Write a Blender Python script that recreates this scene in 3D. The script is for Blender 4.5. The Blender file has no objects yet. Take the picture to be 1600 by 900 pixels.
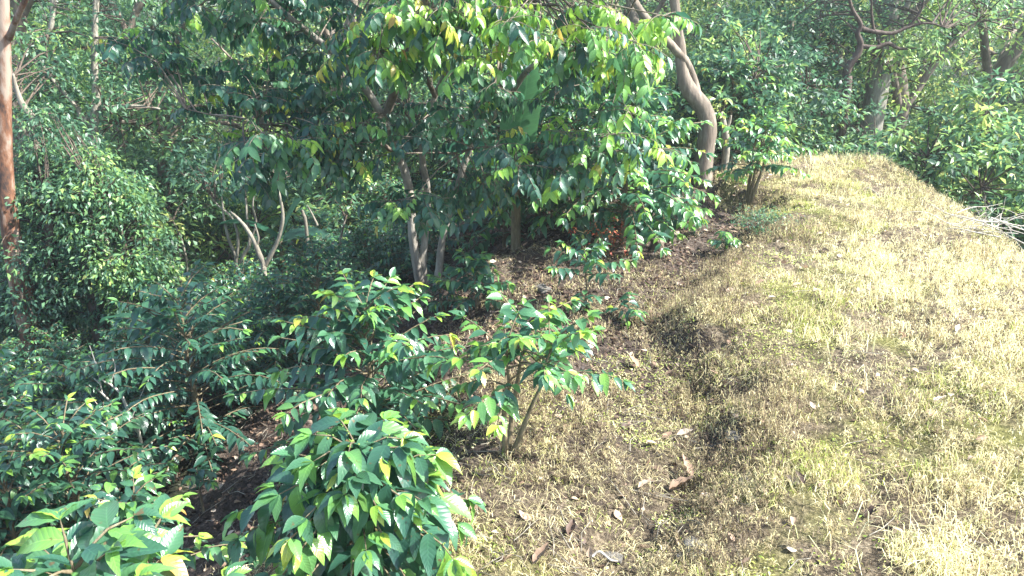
import bpy, math, random
import numpy as np
from mathutils import Vector, Matrix
PI = math.pi
HAZE = 0.0013
rnd = random.Random(7)
rng = np.random.default_rng(7)
sc = bpy.context.scene
C = sc.collection

# ------------------------------------------------------------ camera, world, sun
PITCH = math.radians(20.0); CAMZ = 2.5; FPX = 1232.0
cd = bpy.data.cameras.new('camera'); cam = bpy.data.objects.new('camera', cd); C.objects.link(cam)
cam.location = (0, 0, CAMZ); cam.rotation_euler = (PI/2-PITCH, 0, 0)
cd.sensor_width = 36; cd.lens = 36*FPX/1600.0; cd.clip_start = 0.05; cd.clip_end = 1500
sc.camera = cam
SUN_EL = math.radians(44); SUN_AZ = math.radians(97)      # azimuth from +Y towards +X
sdir = Vector((math.sin(SUN_AZ)*math.cos(SUN_EL), math.cos(SUN_AZ)*math.cos(SUN_EL), math.sin(SUN_EL)))
w = bpy.data.worlds.new('World'); sc.world = w; w.use_nodes = True
nt = w.node_tree; bg = nt.nodes['Background']
sk = nt.nodes.new('ShaderNodeTexSky'); sk.sky_type = 'NISHITA'; sk.sun_disc = False
sk.sun_elevation = SUN_EL; sk.sun_rotation = SUN_AZ; sk.air_density = 1.0; sk.dust_density = 1.5
nt.links.new(sk.outputs[0], bg.inputs[0]); bg.inputs[1].default_value = 0.14
sd = bpy.data.lights.new('sun', 'SUN'); sd.energy = 5.0; sd.angle = math.radians(0.5); sd.color = (1.0, 0.975, 0.93)
so = bpy.data.objects.new('sun', sd); C.objects.link(so); so.rotation_euler = sdir.to_track_quat('Z', 'Y').to_euler()
so.location = sdir*60
sc.view_settings.view_transform = 'Standard'; sc.view_settings.look = 'None'
sc.view_settings.exposure = 1.9; sc.view_settings.gamma = 1.0; sc.view_settings.use_curve_mapping = False
sc.cycles.max_bounces = 6; sc.cycles.diffuse_bounces = 3; sc.cycles.transmission_bounces = 4
sc.cycles.glossy_bounces = 2; sc.cycles.volume_bounces = 0

# ------------------------------------------------------------ picture <-> place
def ray(px, py):
    u = (px-800)/FPX; v = (450-py)/FPX
    return Vector((u, math.cos(PITCH)+v*math.sin(PITCH), -math.sin(PITCH)+v*math.cos(PITCH)))
def P(px, py, Y):
    r = ray(px, py); return Vector((0, 0, CAMZ))+r*(Y/r.y)

# ------------------------------------------------------------ terrain
def vnoise(x, y, s, seed=0):
    x = np.asarray(x, float)/s+seed*17.3; y = np.asarray(y, float)/s-seed*9.1
    xi = np.floor(x); yi = np.floor(y); fx = x-xi; fy = y-yi
    fx = fx*fx*(3-2*fx); fy = fy*fy*(3-2*fy)
    def h(a, b):
        v = np.sin(a*127.1+b*311.7+seed*74.7)*43758.5453; return v-np.floor(v)
    return (h(xi, yi)*(1-fx)+h(xi+1, yi)*fx)*(1-fy)+(h(xi, yi+1)*(1-fx)+h(xi+1, yi+1)*fx)*fy
def sstep(a, b, x):
    t = np.clip((x-a)/(b-a), 0, 1); return t*t*(3-2*t)
def _z0(px, py, z):
    r = ray(px, py); t = (CAMZ-z)/(-r.z); return (r.x*t, r.y*t)
_edge = sorted([_z0(a, b, -0.1)[::-1] for a, b in
    ((1040, 900), (1090, 820), (1165, 720), (1190, 650), (1170, 600), (1110, 540), (1100, 490), (1135, 430), (1190, 370), (1205, 335), (1150, 290))])
_ey = np.array([e[0] for e in _edge]); _ex = np.array([e[1] for e in _edge])
def edge_x(y): return np.interp(y, _ey, _ex)
def terrain(x, y, fine=True):
    x = np.asarray(x, float); y = np.asarray(y, float)
    u = edge_x(y)-x+0.42*(vnoise(x, y, 0.55, 3)-.5)+0.2*(vnoise(x, y, .19, 13)-.5)+.08*(vnoise(x, y, .08, 15)-.5)
    z = -0.26*sstep(-0.28, 0.46, u)
    z = z-0.07*np.exp(-((u-0.42)/0.28)**2)*(.3+.9*vnoise(x, y, .9, 14))
    v = np.maximum(u-1.9-.9*sstep(6.2, 8.5, y), 0); z = z-4.5*(1-np.exp(-v*0.62/4.5))
    cx = 5.15+0.25*np.sin(y*0.7)+0.03*y
    rr = np.maximum(x-cx, 0); z = z-3.2*(1-np.exp(-rr*rr*1.1/(1+rr)))
    by = np.maximum(y-(13.4-0.12*x), 0); z = z-1.9*(1-np.exp(-by*0.5))
    z = z+0.17*np.exp(-((x-4.7)**2+(y-12)**2)/4)
    far = np.maximum(y-30, 0); z = z+9*(1-np.exp(-far/30))*sstep(0, 12, far)
    z = z+0.22*(vnoise(x, y, 2.3, 1)-.5)+(0.08*(vnoise(x, y, 0.7, 2)-.5)+0.05*(vnoise(x, y, 0.25, 4)-.5)+0.04*(vnoise(x, y, .11, 5)-.5) if fine else 0)
    return z
def tz(x, y): return float(terrain(x, y))
def G(px, py):
    r = ray(px, py); t = 1.0
    while t < 120:
        p = Vector((0, 0, CAMZ))+r*t
        if p.z < tz(p.x, p.y): break
        t += 0.03
    return Vector((p.x, p.y, tz(p.x, p.y)))

# ------------------------------------------------------------ mesh helpers
class MB:
    def __init__(s): s.V = []; s.Q = []; s.T = []; s.U = []; s.N = []; s.n = 0
    def add(s, V, Q=None, T=None, U=None, tone=0.0):
        V = np.asarray(V, float).reshape(-1, 3); n = len(V)
        s.V.append(V)
        if Q is not None and len(Q): s.Q.append(np.asarray(Q, int)+s.n)
        if T is not None and len(T): s.T.append(np.asarray(T, int)+s.n)
        s.U.append(np.zeros((n, 2)) if U is None else np.asarray(U, float))
        s.N.append(np.full(n, tone, float) if np.isscalar(tone) else np.asarray(tone, float))
        s.n += n
    def mesh(s, name, mat):
        me = bpy.data.meshes.new(name)
        if s.n == 0: return me
        V = np.concatenate(s.V); U = np.concatenate(s.U); N = np.concatenate(s.N)
        Q = np.concatenate(s.Q) if s.Q else np.zeros((0, 4), int)
        T = np.concatenate(s.T) if s.T else np.zeros((0, 3), int)
        L = np.concatenate([Q.ravel(), T.ravel()]).astype(np.int32)
        me.vertices.add(len(V)); me.vertices.foreach_set('co', V.astype(np.float32).ravel())
        me.loops.add(len(L)); me.loops.foreach_set('vertex_index', L)
        me.polygons.add(len(Q)+len(T))
        st = np.concatenate([np.arange(len(Q))*4, len(Q)*4+np.arange(len(T))*3]).astype(np.int32)
        me.polygons.foreach_set('loop_start', st)
        me.update(calc_edges=True)
        me.polygons.foreach_set('use_smooth', np.ones(len(me.polygons), bool))
        uv = me.uv_layers.new(name='uv'); uv.data.foreach_set('uv', U[L].astype(np.float32).ravel())
        a = me.attributes.new('tone', 'FLOAT', 'POINT'); a.data.foreach_set('value', N.astype(np.float32))
        me.materials.append(mat); me.update()
        return me
    def build(s, name, mat, parent=None, kind=None, label=None):
        return link(name, s.mesh(name, mat), parent, kind, label)
def link(name, me, parent=None, kind=None, label=None):
    o = bpy.data.objects.new(name, me); C.objects.link(o)
    if parent: o.parent = parent
    if kind: o['kind'] = kind
    if label: o['label'] = label
    return o
def thing(name, label, cat, loc=(0, 0, 0), rz=0, group=None, sc_=1.0):
    o = bpy.data.objects.new(name, None); C.objects.link(o); o.empty_display_size = .1
    o.location = loc; o.rotation_euler = (0, 0, rz); o.scale = (sc_,)*3
    return tag(o, label, cat, group)
def tag(o, label, cat, group=None):
    o['label'] = label; o['category'] = cat
    if group: o['group'] = group
    return o
def dup(root, loc, rz, s=1.0, label=None, group=None, tilt=(0, 0)):
    r = root.copy(); C.objects.link(r); r.location = loc; r.rotation_euler = (tilt[0], tilt[1], rz); r.scale = (s, s, s)
    if label: r['label'] = label
    if group: r['group'] = group
    for ch in list(root.children):
        c = ch.copy(); C.objects.link(c); c.parent = r
        for g in ch.children:
            d = g.copy(); C.objects.link(d); d.parent = c
    return r
def smoothpath(pts, k=4):
    pts = [Vector(p) for p in pts]
    if len(pts) < 3: return [pts[0].lerp(pts[-1], i/k) for i in range(k+1)]
    out = []
    for i in range(len(pts)-1):
        p0 = pts[max(i-1, 0)]; p1 = pts[i]; p2 = pts[i+1]; p3 = pts[min(i+2, len(pts)-1)]
        for j in range(k):
            t = j/k
            out.append(0.5*((2*p1)+(p2-p0)*t+(2*p0-5*p1+4*p2-p3)*t*t+(3*p1-p0-3*p2+p3)*t**3))
    out.append(pts[-1]); return out
def tube(mb, pts, radii, sides=6, rough=0.0, tone=0.0, k=4, smooth=True):
    n0 = len(pts); P_ = smoothpath(pts, k) if smooth else [Vector(p) for p in pts]
    m = len(P_)
    rs = np.interp(np.linspace(0, n0-1, m), np.arange(n0), radii) if not np.isscalar(radii) else np.full(m, radii)
    A = np.array(P_); D = np.gradient(A, axis=0); D /= np.linalg.norm(D, axis=1)[:, None]+1e-9
    ref = np.array([0.31, 0.9, 0.2]) if abs(D[:, 1]).mean() < 0.7 else np.array([1., 0.1, 0.2])
    X = np.cross(D, ref); X /= np.linalg.norm(X, axis=1)[:, None]+1e-9; Y = np.cross(D, X)
    a = np.linspace(0, 2*PI, sides, endpoint=False)
    R = rs[:, None]*np.ones(sides)
    if rough > 0:
        ph = rnd.random()*9
        R = R*(1+rough*(0.6*np.sin(a*3+ph+np.linspace(0, 5, m)[:, None])+0.5*np.sin(a*5-np.linspace(0, 9, m)[:, None]+ph)+0.8*(rng.random((m, sides))-.5)))
    V = A[:, None, :]+R[:, :, None]*(np.cos(a)[None, :, None]*X[:, None, :]+np.sin(a)[None, :, None]*Y[:, None, :])
    V = V.reshape(-1, 3)
    i = np.arange(m-1)[:, None]*sides; j = np.arange(sides)[None, :]; j2 = (j+1) % sides
    Q = np.stack([i+j, i+j2, i+sides+j2, i+sides+j], -1).reshape(-1, 4)
    ln = np.concatenate([[0], np.cumsum(np.linalg.norm(np.diff(A, axis=0), axis=1))])
    U = np.stack([np.broadcast_to(a/(2*PI), (m, sides)), np.broadcast_to(ln[:, None], (m, sides))], -1).reshape(-1, 2)
    V = np.vstack([V, A[-1:]]); U = np.vstack([U, U[-1:]])
    T = [[(m-1)*sides+q, (m-1)*sides+(q+1) % sides, m*sides] for q in range(sides)]
    mb.add(V, Q, T, U, tone)
    return A

# ------------------------------------------------------------ materials
def newmat(name):
    m = bpy.data.materials.new(name); m.use_nodes = True; nt = m.node_tree; nt.nodes.clear()
    return m, nt, nt.nodes.new, nt.links.new
def ramp(nt, stops):
    r = nt.nodes.new('ShaderNodeValToRGB'); e = r.color_ramp.elements
    while len(e) > 1: e.remove(e[-1])
    e[0].position = stops[0][0]; e[0].color = (*stops[0][1], 1)
    for p, c in stops[1:]:
        q = e.new(p); q.color = (*c, 1)
    return r
def mth(nt, op, a, b=None, c=None):
    n = nt.nodes.new('ShaderNodeMath'); n.operation = op
    for i, v in enumerate((a, b, c)):
        if v is None: continue
        if isinstance(v, (int, float)): n.inputs[i].default_value = v
        else: nt.links.new(v, n.inputs[i])
    return n.outputs[0]
GREENS = [(0.0, (0.018, 0.062, 0.048)), (0.2, (0.036, 0.108, 0.068)), (0.4, (0.072, 0.185, 0.075)), (0.6, (0.135, 0.310, 0.065)),
          (0.82, (0.240, 0.410, 0.055)), (0.94, (0.36, 0.37, 0.06)), (1.0, (0.34, 0.20, 0.06))]
def leaf_mat(name, stops=GREENS, rough=0.36, trans=0.34, veins=0.0, spec=0.6, var=0.3):
    m, nt, N, L = newmat(name)
    at = N('ShaderNodeAttribute'); at.attribute_name = 'tone'
    oi = N('ShaderNodeObjectInfo'); geo = N('ShaderNodeNewGeometry')
    no = N('ShaderNodeTexNoise'); no.inputs['Scale'].default_value = 3.0
    L(geo.outputs['Position'], no.inputs['Vector'])
    t = mth(nt, 'ADD', at.outputs['Fac'], mth(nt, 'MULTIPLY', mth(nt, 'SUBTRACT', oi.outputs['Random'], 0.5), 0.08))
    r = ramp(nt, stops); L(t, r.inputs[0])
    hs = N('ShaderNodeHueSaturation'); L(r.outputs[0], hs.inputs['Color'])
    L(mth(nt, 'ADD', mth(nt, 'MULTIPLY', no.outputs[0], var*2), 1-var), hs.inputs['Value'])
    col = hs.outputs[0]
    pb = N('ShaderNodeBsdfPrincipled'); pb.inputs['Roughness'].default_value = rough
    pb.inputs['Specular IOR Level'].default_value = spec
    tr = N('ShaderNodeBsdfTranslucent')
    if veins > 0:
        uv = N('ShaderNodeUVMap'); uv.uv_map = 'uv'; sp = N('ShaderNodeSeparateXYZ'); L(uv.outputs[0], sp.inputs[0])
        au = mth(nt, 'ABSOLUTE', sp.outputs[1])
        mid = mth(nt, 'LESS_THAN', au, 0.05)
        ph = mth(nt, 'SUBTRACT', mth(nt, 'MULTIPLY', sp.outputs[0], 9.0), mth(nt, 'MULTIPLY', au, 1.6))
        fr = mth(nt, 'FRACT', ph); vn = mth(nt, 'LESS_THAN', fr, 0.10)
        ln = mth(nt, 'MAXIMUM', mid, mth(nt, 'MULTIPLY', vn, 0.45))
        mx = N('ShaderNodeMix'); mx.data_type = 'RGBA'; L(mth(nt, 'MULTIPLY', ln, 0.32), mx.inputs[0]); L(col, mx.inputs[6])
        h2 = N('ShaderNodeHueSaturation'); L(col, h2.inputs['Color']); h2.inputs['Value'].default_value = 2.1; h2.inputs['Hue'].default_value = .485
        L(h2.outputs[0], mx.inputs[7]); col = mx.outputs[2]
        bp = N('ShaderNodeBump'); bp.inputs['Strength'].default_value = veins; bp.inputs['Distance'].default_value = 0.004
        L(mth(nt, 'SINE', mth(nt, 'MULTIPLY', fr, PI)), bp.inputs['Height']); L(bp.outputs[0], pb.inputs['Normal'])
    if veins > 0:   # brown spots and scars of real leaves
        ns = N('ShaderNodeTexNoise'); ns.inputs['Scale'].default_value = 26; ns.inputs['Detail'].default_value = 3; L(geo.outputs['Position'], ns.inputs['Vector'])
        sr = ramp(nt, [(.66, (0, 0, 0)), (.71, (1, 1, 1))]); L(ns.outputs[0], sr.inputs[0])
        mb_ = N('ShaderNodeMix'); mb_.data_type = 'RGBA'; L(mth(nt, 'MULTIPLY', sr.outputs[0], .75), mb_.inputs[0]); L(col, mb_.inputs[6]); mb_.inputs[7].default_value = (.13, .075, .03, 1); col = mb_.outputs[2]
    L(col, pb.inputs['Base Color'])
    h3 = N('ShaderNodeHueSaturation'); L(col, h3.inputs['Color']); h3.inputs['Value'].default_value = 1.8; h3.inputs['Hue'].default_value = .487
    L(h3.outputs[0], tr.inputs['Color'])
    ms = N('ShaderNodeMixShader'); ms.inputs[0].default_value = trans
    L(pb.outputs[0], ms.inputs[1]); L(tr.outputs[0], ms.inputs[2])
    out = N('ShaderNodeOutputMaterial'); L(ms.outputs[0], out.inputs[0])
    return m
M_coffee = leaf_mat('coffee_leaf', rough=0.30, veins=0.2, trans=0.30, spec=.7)
M_inga = leaf_mat('shade_tree_leaf', rough=0.36, veins=0.2, trans=0.32)
FOREST = [(0.0, (0.024, 0.066, 0.040)), (0.2, (0.052, 0.128, 0.076)), (0.4, (0.105, 0.215, 0.105)), (0.6, (0.19, 0.33, 0.090)), (0.8, (0.34, 0.42, 0.12)), (1.0, (0.42, 0.40, 0.14))]
M_forest = leaf_mat('forest_leaf', stops=FOREST, rough=0.44, trans=0.38, var=.45)
M_banana = leaf_mat('banana_leaf', rough=0.4, trans=0.4, veins=0.3)
STRAW = [(0.0, (0.045, 0.032, 0.022)), (0.2, (0.14, 0.105, 0.068)), (0.35, (0.29, 0.24, 0.14)), (0.55, (0.60, 0.54, 0.28)), (0.7, (0.78, 0.75, 0.46)),
         (0.8, (0.38, 0.40, 0.10)), (0.9, (0.21, 0.31, 0.05)), (1.0, (0.11, 0.19, 0.035))]
M_straw = leaf_mat('dry_grass_blade', stops=STRAW, rough=0.6, trans=0.25, spec=0.3, var=0.2)
LITTER = [(0.0, (0.026, 0.018, 0.014)), (0.3, (0.070, 0.044, 0.032)), (0.55, (0.155, 0.100, 0.068)), (0.75, (0.36, 0.25, 0.17)), (1.0, (0.55, 0.46, 0.36))]
M_litter = leaf_mat('dead_leaf', stops=LITTER, rough=0.62, trans=0.1, spec=0.3, var=0.25)
M_rust = leaf_mat('rusty_leaf', stops=[(0, (.30, .05, .02)), (.5, (.42, .10, .04)), (1, (.4, .24, .08))], rough=0.6, trans=.3)

def bark_mat(name, a, b, c, scale=6.0, stretch=4.0, bump=0.5, rough=0.85):
    m, nt, N, L = newmat(name)
    tc = N('ShaderNodeTexCoord'); mp = N('ShaderNodeMapping'); mp.inputs['Scale'].default_value = (scale, scale, scale/stretch)
    L(tc.outputs['Object'], mp.inputs[0])
    n1 = N('ShaderNodeTexNoise'); n1.inputs['Scale'].default_value = 3; n1.inputs['Detail'].default_value = 8; n1.inputs['Roughness'].default_value = .65; L(mp.outputs[0], n1.inputs['Vector'])
    n2 = N('ShaderNodeTexNoise'); n2.inputs['Scale'].default_value = 0.5; n2.inputs['Detail'].default_value = 3; L(mp.outputs[0], n2.inputs['Vector'])
    r1 = ramp(nt, [(0.32, a), (0.5, b), (0.68, c)]); L(mth(nt, 'ADD', mth(nt, 'MULTIPLY', n1.outputs[0], .6), mth(nt, 'MULTIPLY', n2.outputs[0], .4)), r1.inputs[0])
    pb = N('ShaderNodeBsdfPrincipled'); pb.inputs['Roughness'].default_value = rough; L(r1.outputs[0], pb.inputs['Base Color'])
    bp = N('ShaderNodeBump'); bp.inputs['Strength'].default_value = bump; bp.inputs['Distance'].default_value = 0.03; L(n1.outputs[0], bp.inputs['Height']); L(bp.outputs[0], pb.inputs['Normal'])
    out = N('ShaderNodeOutputMaterial'); L(pb.outputs[0], out.inputs[0]); return m
M_bark = bark_mat('grey_brown_bark', (.05, .04, .03), (.15, .12, .09), (.30, .26, .20), 5, 5)
M_barkgrey = bark_mat('pale_grey_bark', (.09, .08, .065), (.22, .20, .165), (.36, .34, .29), 9, 4, .7)
M_barkpale = bark_mat('pale_lichen_bark', (.08, .07, .05), (.20, .18, .14), (.38, .36, .29), 7, 3)
M_barkred = bark_mat('reddish_peeling_bark', (.035, .022, .018), (.17, .074, .036), (.29, .22, .17), 2.2, 2.6)
_e = [n for n in M_barkred.node_tree.nodes if n.type == 'VALTORGB'][0].color_ramp.elements
_e[0].position = .41; _e[1].position = .49; _e[2].position = .58
M_barkdark = bark_mat('dark_bark', (.025, .02, .015), (.07, .05, .035), (.14, .11, .08), 6, 4)
M_twig = bark_mat('coffee_twig', (.05, .04, .025), (.14, .11, .06), (.25, .22, .14), 12, 4)
M_greentwig = bark_mat('green_twig', (.06, .09, .02), (.14, .17, .05), (.22, .24, .08), 12, 4, 0.2, .5)
M_deadwood = bark_mat('bleached_dead_wood', (.22, .19, .15), (.42, .38, .32), (.62, .60, .54), 9, 6, .4)
M_stone = bark_mat('grey_stone', (.07, .065, .055), (.20, .185, .16), (.38, .36, .31), 14, 1, .8)
M_berry = leaf_mat('green_coffee_cherry', stops=[(0, (.09, .17, .03)), (1, (.20, .26, .05))], rough=.3, trans=.1)

def ground_mat():
    m, nt, N, L = newmat('hillside_soil')
    geo = N('ShaderNodeNewGeometry'); at = N('ShaderNodeAttribute'); at.attribute_name = 'tone'
    def noise(s, d=8, r=.6):
        n = N('ShaderNodeTexNoise'); n.inputs['Scale'].default_value = s; n.inputs['Detail'].default_value = d; n.inputs['Roughness'].default_value = r
        L(geo.outputs['Position'], n.inputs['Vector']); return n.outputs[0]
    n1 = noise(9, 10, .75); n2 = noise(1.1, 4); n3 = noise(42, 6, .7)
    f = mth(nt, 'ADD', mth(nt, 'MULTIPLY', n1, .45), mth(nt, 'MULTIPLY', n3, .55))
    soil = ramp(nt, [(.36, (.016, .012, .010)), (.48, (.045, .034, .027)), (.57, (.12, .092, .073)), (.68, (.32, .26, .21))]); L(f, soil.inputs[0])
    dry = ramp(nt, [(.36, (.020, .016, .011)), (.48, (.075, .058, .038)), (.56, (.20, .16, .105)), (.68, (.42, .36, .25))]); L(f, dry.inputs[0])  # dark stops put the shade between and under the grass into the colour
    moss = ramp(nt, [(.35, (.05, .055, .016)), (.55, (.20, .21, .045)), (.7, (.36, .36, .10))]); L(f, moss.inputs[0])
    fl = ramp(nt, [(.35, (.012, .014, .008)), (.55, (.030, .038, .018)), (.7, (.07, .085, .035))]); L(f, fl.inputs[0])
    def mix(fac, a, b):
        x = N('ShaderNodeMix'); x.data_type = 'RGBA'; L(fac, x.inputs[0]); L(a, x.inputs[6]); L(b, x.inputs[7]); return x.outputs[2]
    mf = ramp(nt, [(.50, (0, 0, 0)), (.62, (1, 1, 1))]); L(n2, mf.inputs[0])
    dm = mix(mth(nt, 'MULTIPLY', mf.outputs[0], .6), dry.outputs[0], moss.outputs[0])
    zz = ramp(nt, [(.30, (0, 0, 0)), (.70, (1, 1, 1))]); L(mth(nt, 'ADD', at.outputs['Fac'], mth(nt, 'MULTIPLY', mth(nt, 'SUBTRACT', n1, .5), .6)), zz.inputs[0])
    c1 = mix(zz.outputs[0], soil.outputs[0], dm)
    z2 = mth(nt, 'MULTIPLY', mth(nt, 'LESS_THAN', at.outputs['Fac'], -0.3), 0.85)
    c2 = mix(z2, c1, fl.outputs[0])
    pb = N('ShaderNodeBsdfPrincipled'); pb.inputs['Roughness'].default_value = .95; pb.inputs['Specular IOR Level'].default_value = .2; L(c2, pb.inputs['Base Color'])
    bp = N('ShaderNodeBump'); bp.inputs['Strength'].default_value = 1.0; bp.inputs['Distance'].default_value = .05; L(f, bp.inputs['Height']); L(bp.outputs[0], pb.inputs['Normal'])
    out = N('ShaderNodeOutputMaterial'); L(pb.outputs[0], out.inputs[0]); return m
M_ground = ground_mat()

# ------------------------------------------------------------ the ground
def graded(lo, hi, flo, fhi, step, grow=1.12):
    a = list(np.arange(flo, fhi, step)); s = step; v = a[-1]
    while v < hi: s *= grow; v += s; a.append(v)
    s = step; v = a[0]
    while v > lo: s *= grow; v -= s; a.insert(0, v)
    return np.array(a)
gx = graded(-100, 100, -3.4, 6.6, 0.055); gy = graded(-25, 110, 1.6, 13.5, 0.055)
XX, YY = np.meshgrid(gx, gy); ZZ = terrain(XX, YY)
uu = edge_x(YY)-XX
zone = 1-sstep(-0.45, 0.5, uu+0.7*(vnoise(XX, YY, .6, 6)-.5))
zone = np.maximum(zone, (1-sstep(3.9, 5.6, YY+1.2*(vnoise(XX, YY, .9, 8)-.5)))*(1-sstep(1.9, 2.6, uu))*(.35+.65*vnoise(XX, YY, .5, 9)))
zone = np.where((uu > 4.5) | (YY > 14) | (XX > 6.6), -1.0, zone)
g = MB(); ny, nx = XX.shape
ii = (np.arange(ny-1)[:, None]*nx+np.arange(nx-1)[None, :]); Q = np.stack([ii, ii+1, ii+nx+1, ii+nx], -1).reshape(-1, 4)
g.add(np.stack([XX, YY, ZZ], -1).reshape(-1, 3), Q, None, None, zone.ravel())
g.build('ground', M_ground, kind='structure')

# ------------------------------------------------------------ leaves
def leaf_template(segs, w, fold, droop, wave=0.0, ph=0.0, wmax=0.42, tipp=1.0):
    """blade along +X, unit length; returns verts, quads, tris, uv"""
    V = [(0, 0, 0)]; U = [(0, 0)]
    for i in range(1, segs):
        t = i/segs
        hw = w*(math.sin(PI*t**0.80))**0.85*(1-0.28*t**3*tipp)
        z = -droop*t*t
        wz = wave*math.sin(t*19+ph); wz2 = wave*math.sin(t*19+ph+2.2)
        V += [(t*(1-.25*droop*t), -hw, z+fold*hw+wz), (t*(1-.25*droop*t), 0, z), (t*(1-.25*droop*t), hw, z+fold*hw+wz2)]
        U += [(t, -1), (t, 0), (t, 1)]
    V.append(((1-.25*droop), 0, -droop)); U.append((1, 0)); e = len(V)-1
    T = [(0, 1, 2), (0, 2, 3)]; Qs = []
    for i in range(segs-2):
        a = 1+3*i; Qs += [(a, a+3, a+4, a+1), (a+1, a+4, a+5, a+2)]
    a = 1+3*(segs-2); T += [(a, e, a+1), (a+1, e, a+2)]
    return np.array(V), np.array(Qs).reshape(-1, 4), np.array(T), np.array(U)
COF = [leaf_template(9, wd_, f, d, wv, p) for wd_, f, d, wv, p in ((.23, .35, .25, .016, 0), (.20, .2, .45, .022, 1.3), (.25, .5, .1, .012, 2.5), (.22, .3, .7, .02, 4.), (.18, .15, .3, .026, 5.), (.24, .7, .35, .018, 6.))]
COFM = [leaf_template(4, .20, f, d) for f, d in ((.35, .25), (.2, .5), (.5, .1))]
ING = [leaf_template(6, .21, f, d, .004, p) for f, d, p in ((.25, .2, 0), (.12, .4, 1.), (.4, .1, 2.), (.2, .55, 3.))]
def diamond(w, f, d=0.15):
    return (np.array([(0, 0, 0), (.45, -w, f*w), (.5, 0, -.02), (1, 0, -d), (.45, w, f*w)]), np.array([(0, 1, 3, 2), (0, 2, 3, 4)]), np.zeros((0, 3), int),
            np.array([(0, 0), (.45, -1), (.5, 0), (1, 0), (.45, 1)]))
DIA = [diamond(.21, .3), diamond(.24, .1, .3), diamond(.18, .5, 0.)]

class Leaves:
    """collects leaf placements in the thing's own coordinates"""
    def __init__(s): s.p = []; s.d = []; s.u = []; s.s = []; s.t = []
    def add(s, p, d, u, size, tone): s.p.append(tuple(p)); s.d.append(tuple(d)); s.u.append(tuple(u)); s.s.append(size); s.t.append(tone)
    def addn(s, p, d, u, size, tone):
        s.p += list(map(tuple, p)); s.d += list(map(tuple, d)); s.u += list(map(tuple, u)); s.s += list(size); s.t += list(tone)
    def arr(s):
        p = np.array(s.p); d = np.array(s.d); u = np.array(s.u); sz = np.array(s.s); t = np.clip(np.array(s.t), 0, 1)
        d = d/(np.linalg.norm(d, axis=1)[:, None]+1e-9)
        z = u-(u*d).sum(1)[:, None]*d; z = z/(np.linalg.norm(z, axis=1)[:, None]+1e-9)
        y = np.cross(z, d)
        return p, np.stack([d, y, z], -1)*sz[:, None, None], t
def bake(mb, p, M, t, temps, jitter=True):
    if len(p) == 0: return
    k = rng.integers(0, len(temps), len(p))
    for i, (V, Qs, Ts, U) in enumerate(temps):
        s = k == i; n = int(s.sum())
        if not n: continue
        W = np.einsum('nij,vj->nvi', M[s], V)+p[s][:, None, :]
        off = (np.arange(n)*len(V))[:, None, None]
        mb.add(W.reshape(-1, 3), (Qs[None]+off).reshape(-1, 4) if len(Qs) else None, (Ts[None]+off).reshape(-1, 3) if len(Ts) else None,
               np.tile(U, (n, 1)), np.repeat(t[s], len(V)))
NB = 12
_lm = {}
def leafmesh(kind, temps, mat, v, tb):
    key = (kind, v, tb)
    if key not in _lm:
        mb = MB(); V, Qs, Ts, U = temps[v]; mb.add(V, Qs, Ts, U, (tb+.5)/NB); _lm[key] = mb.mesh(kind, mat)
    return _lm[key]
def leaf_objects(root, kind, p, M, t, temps, mat):
    for i in range(len(p)):
        o = link(kind, leafmesh(kind, temps, mat, rnd.randrange(len(temps)), min(NB-1, int(t[i]*NB))), root)
        m4 = Matrix([list(M[i][r])+[p[i][r]] for r in range(3)]+[[0, 0, 0, 1]]); o.matrix_basis = m4
def rv(s=1.0): return Vector((rnd.uniform(-s, s), rnd.uniform(-s, s), rnd.uniform(-s, s)))

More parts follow.
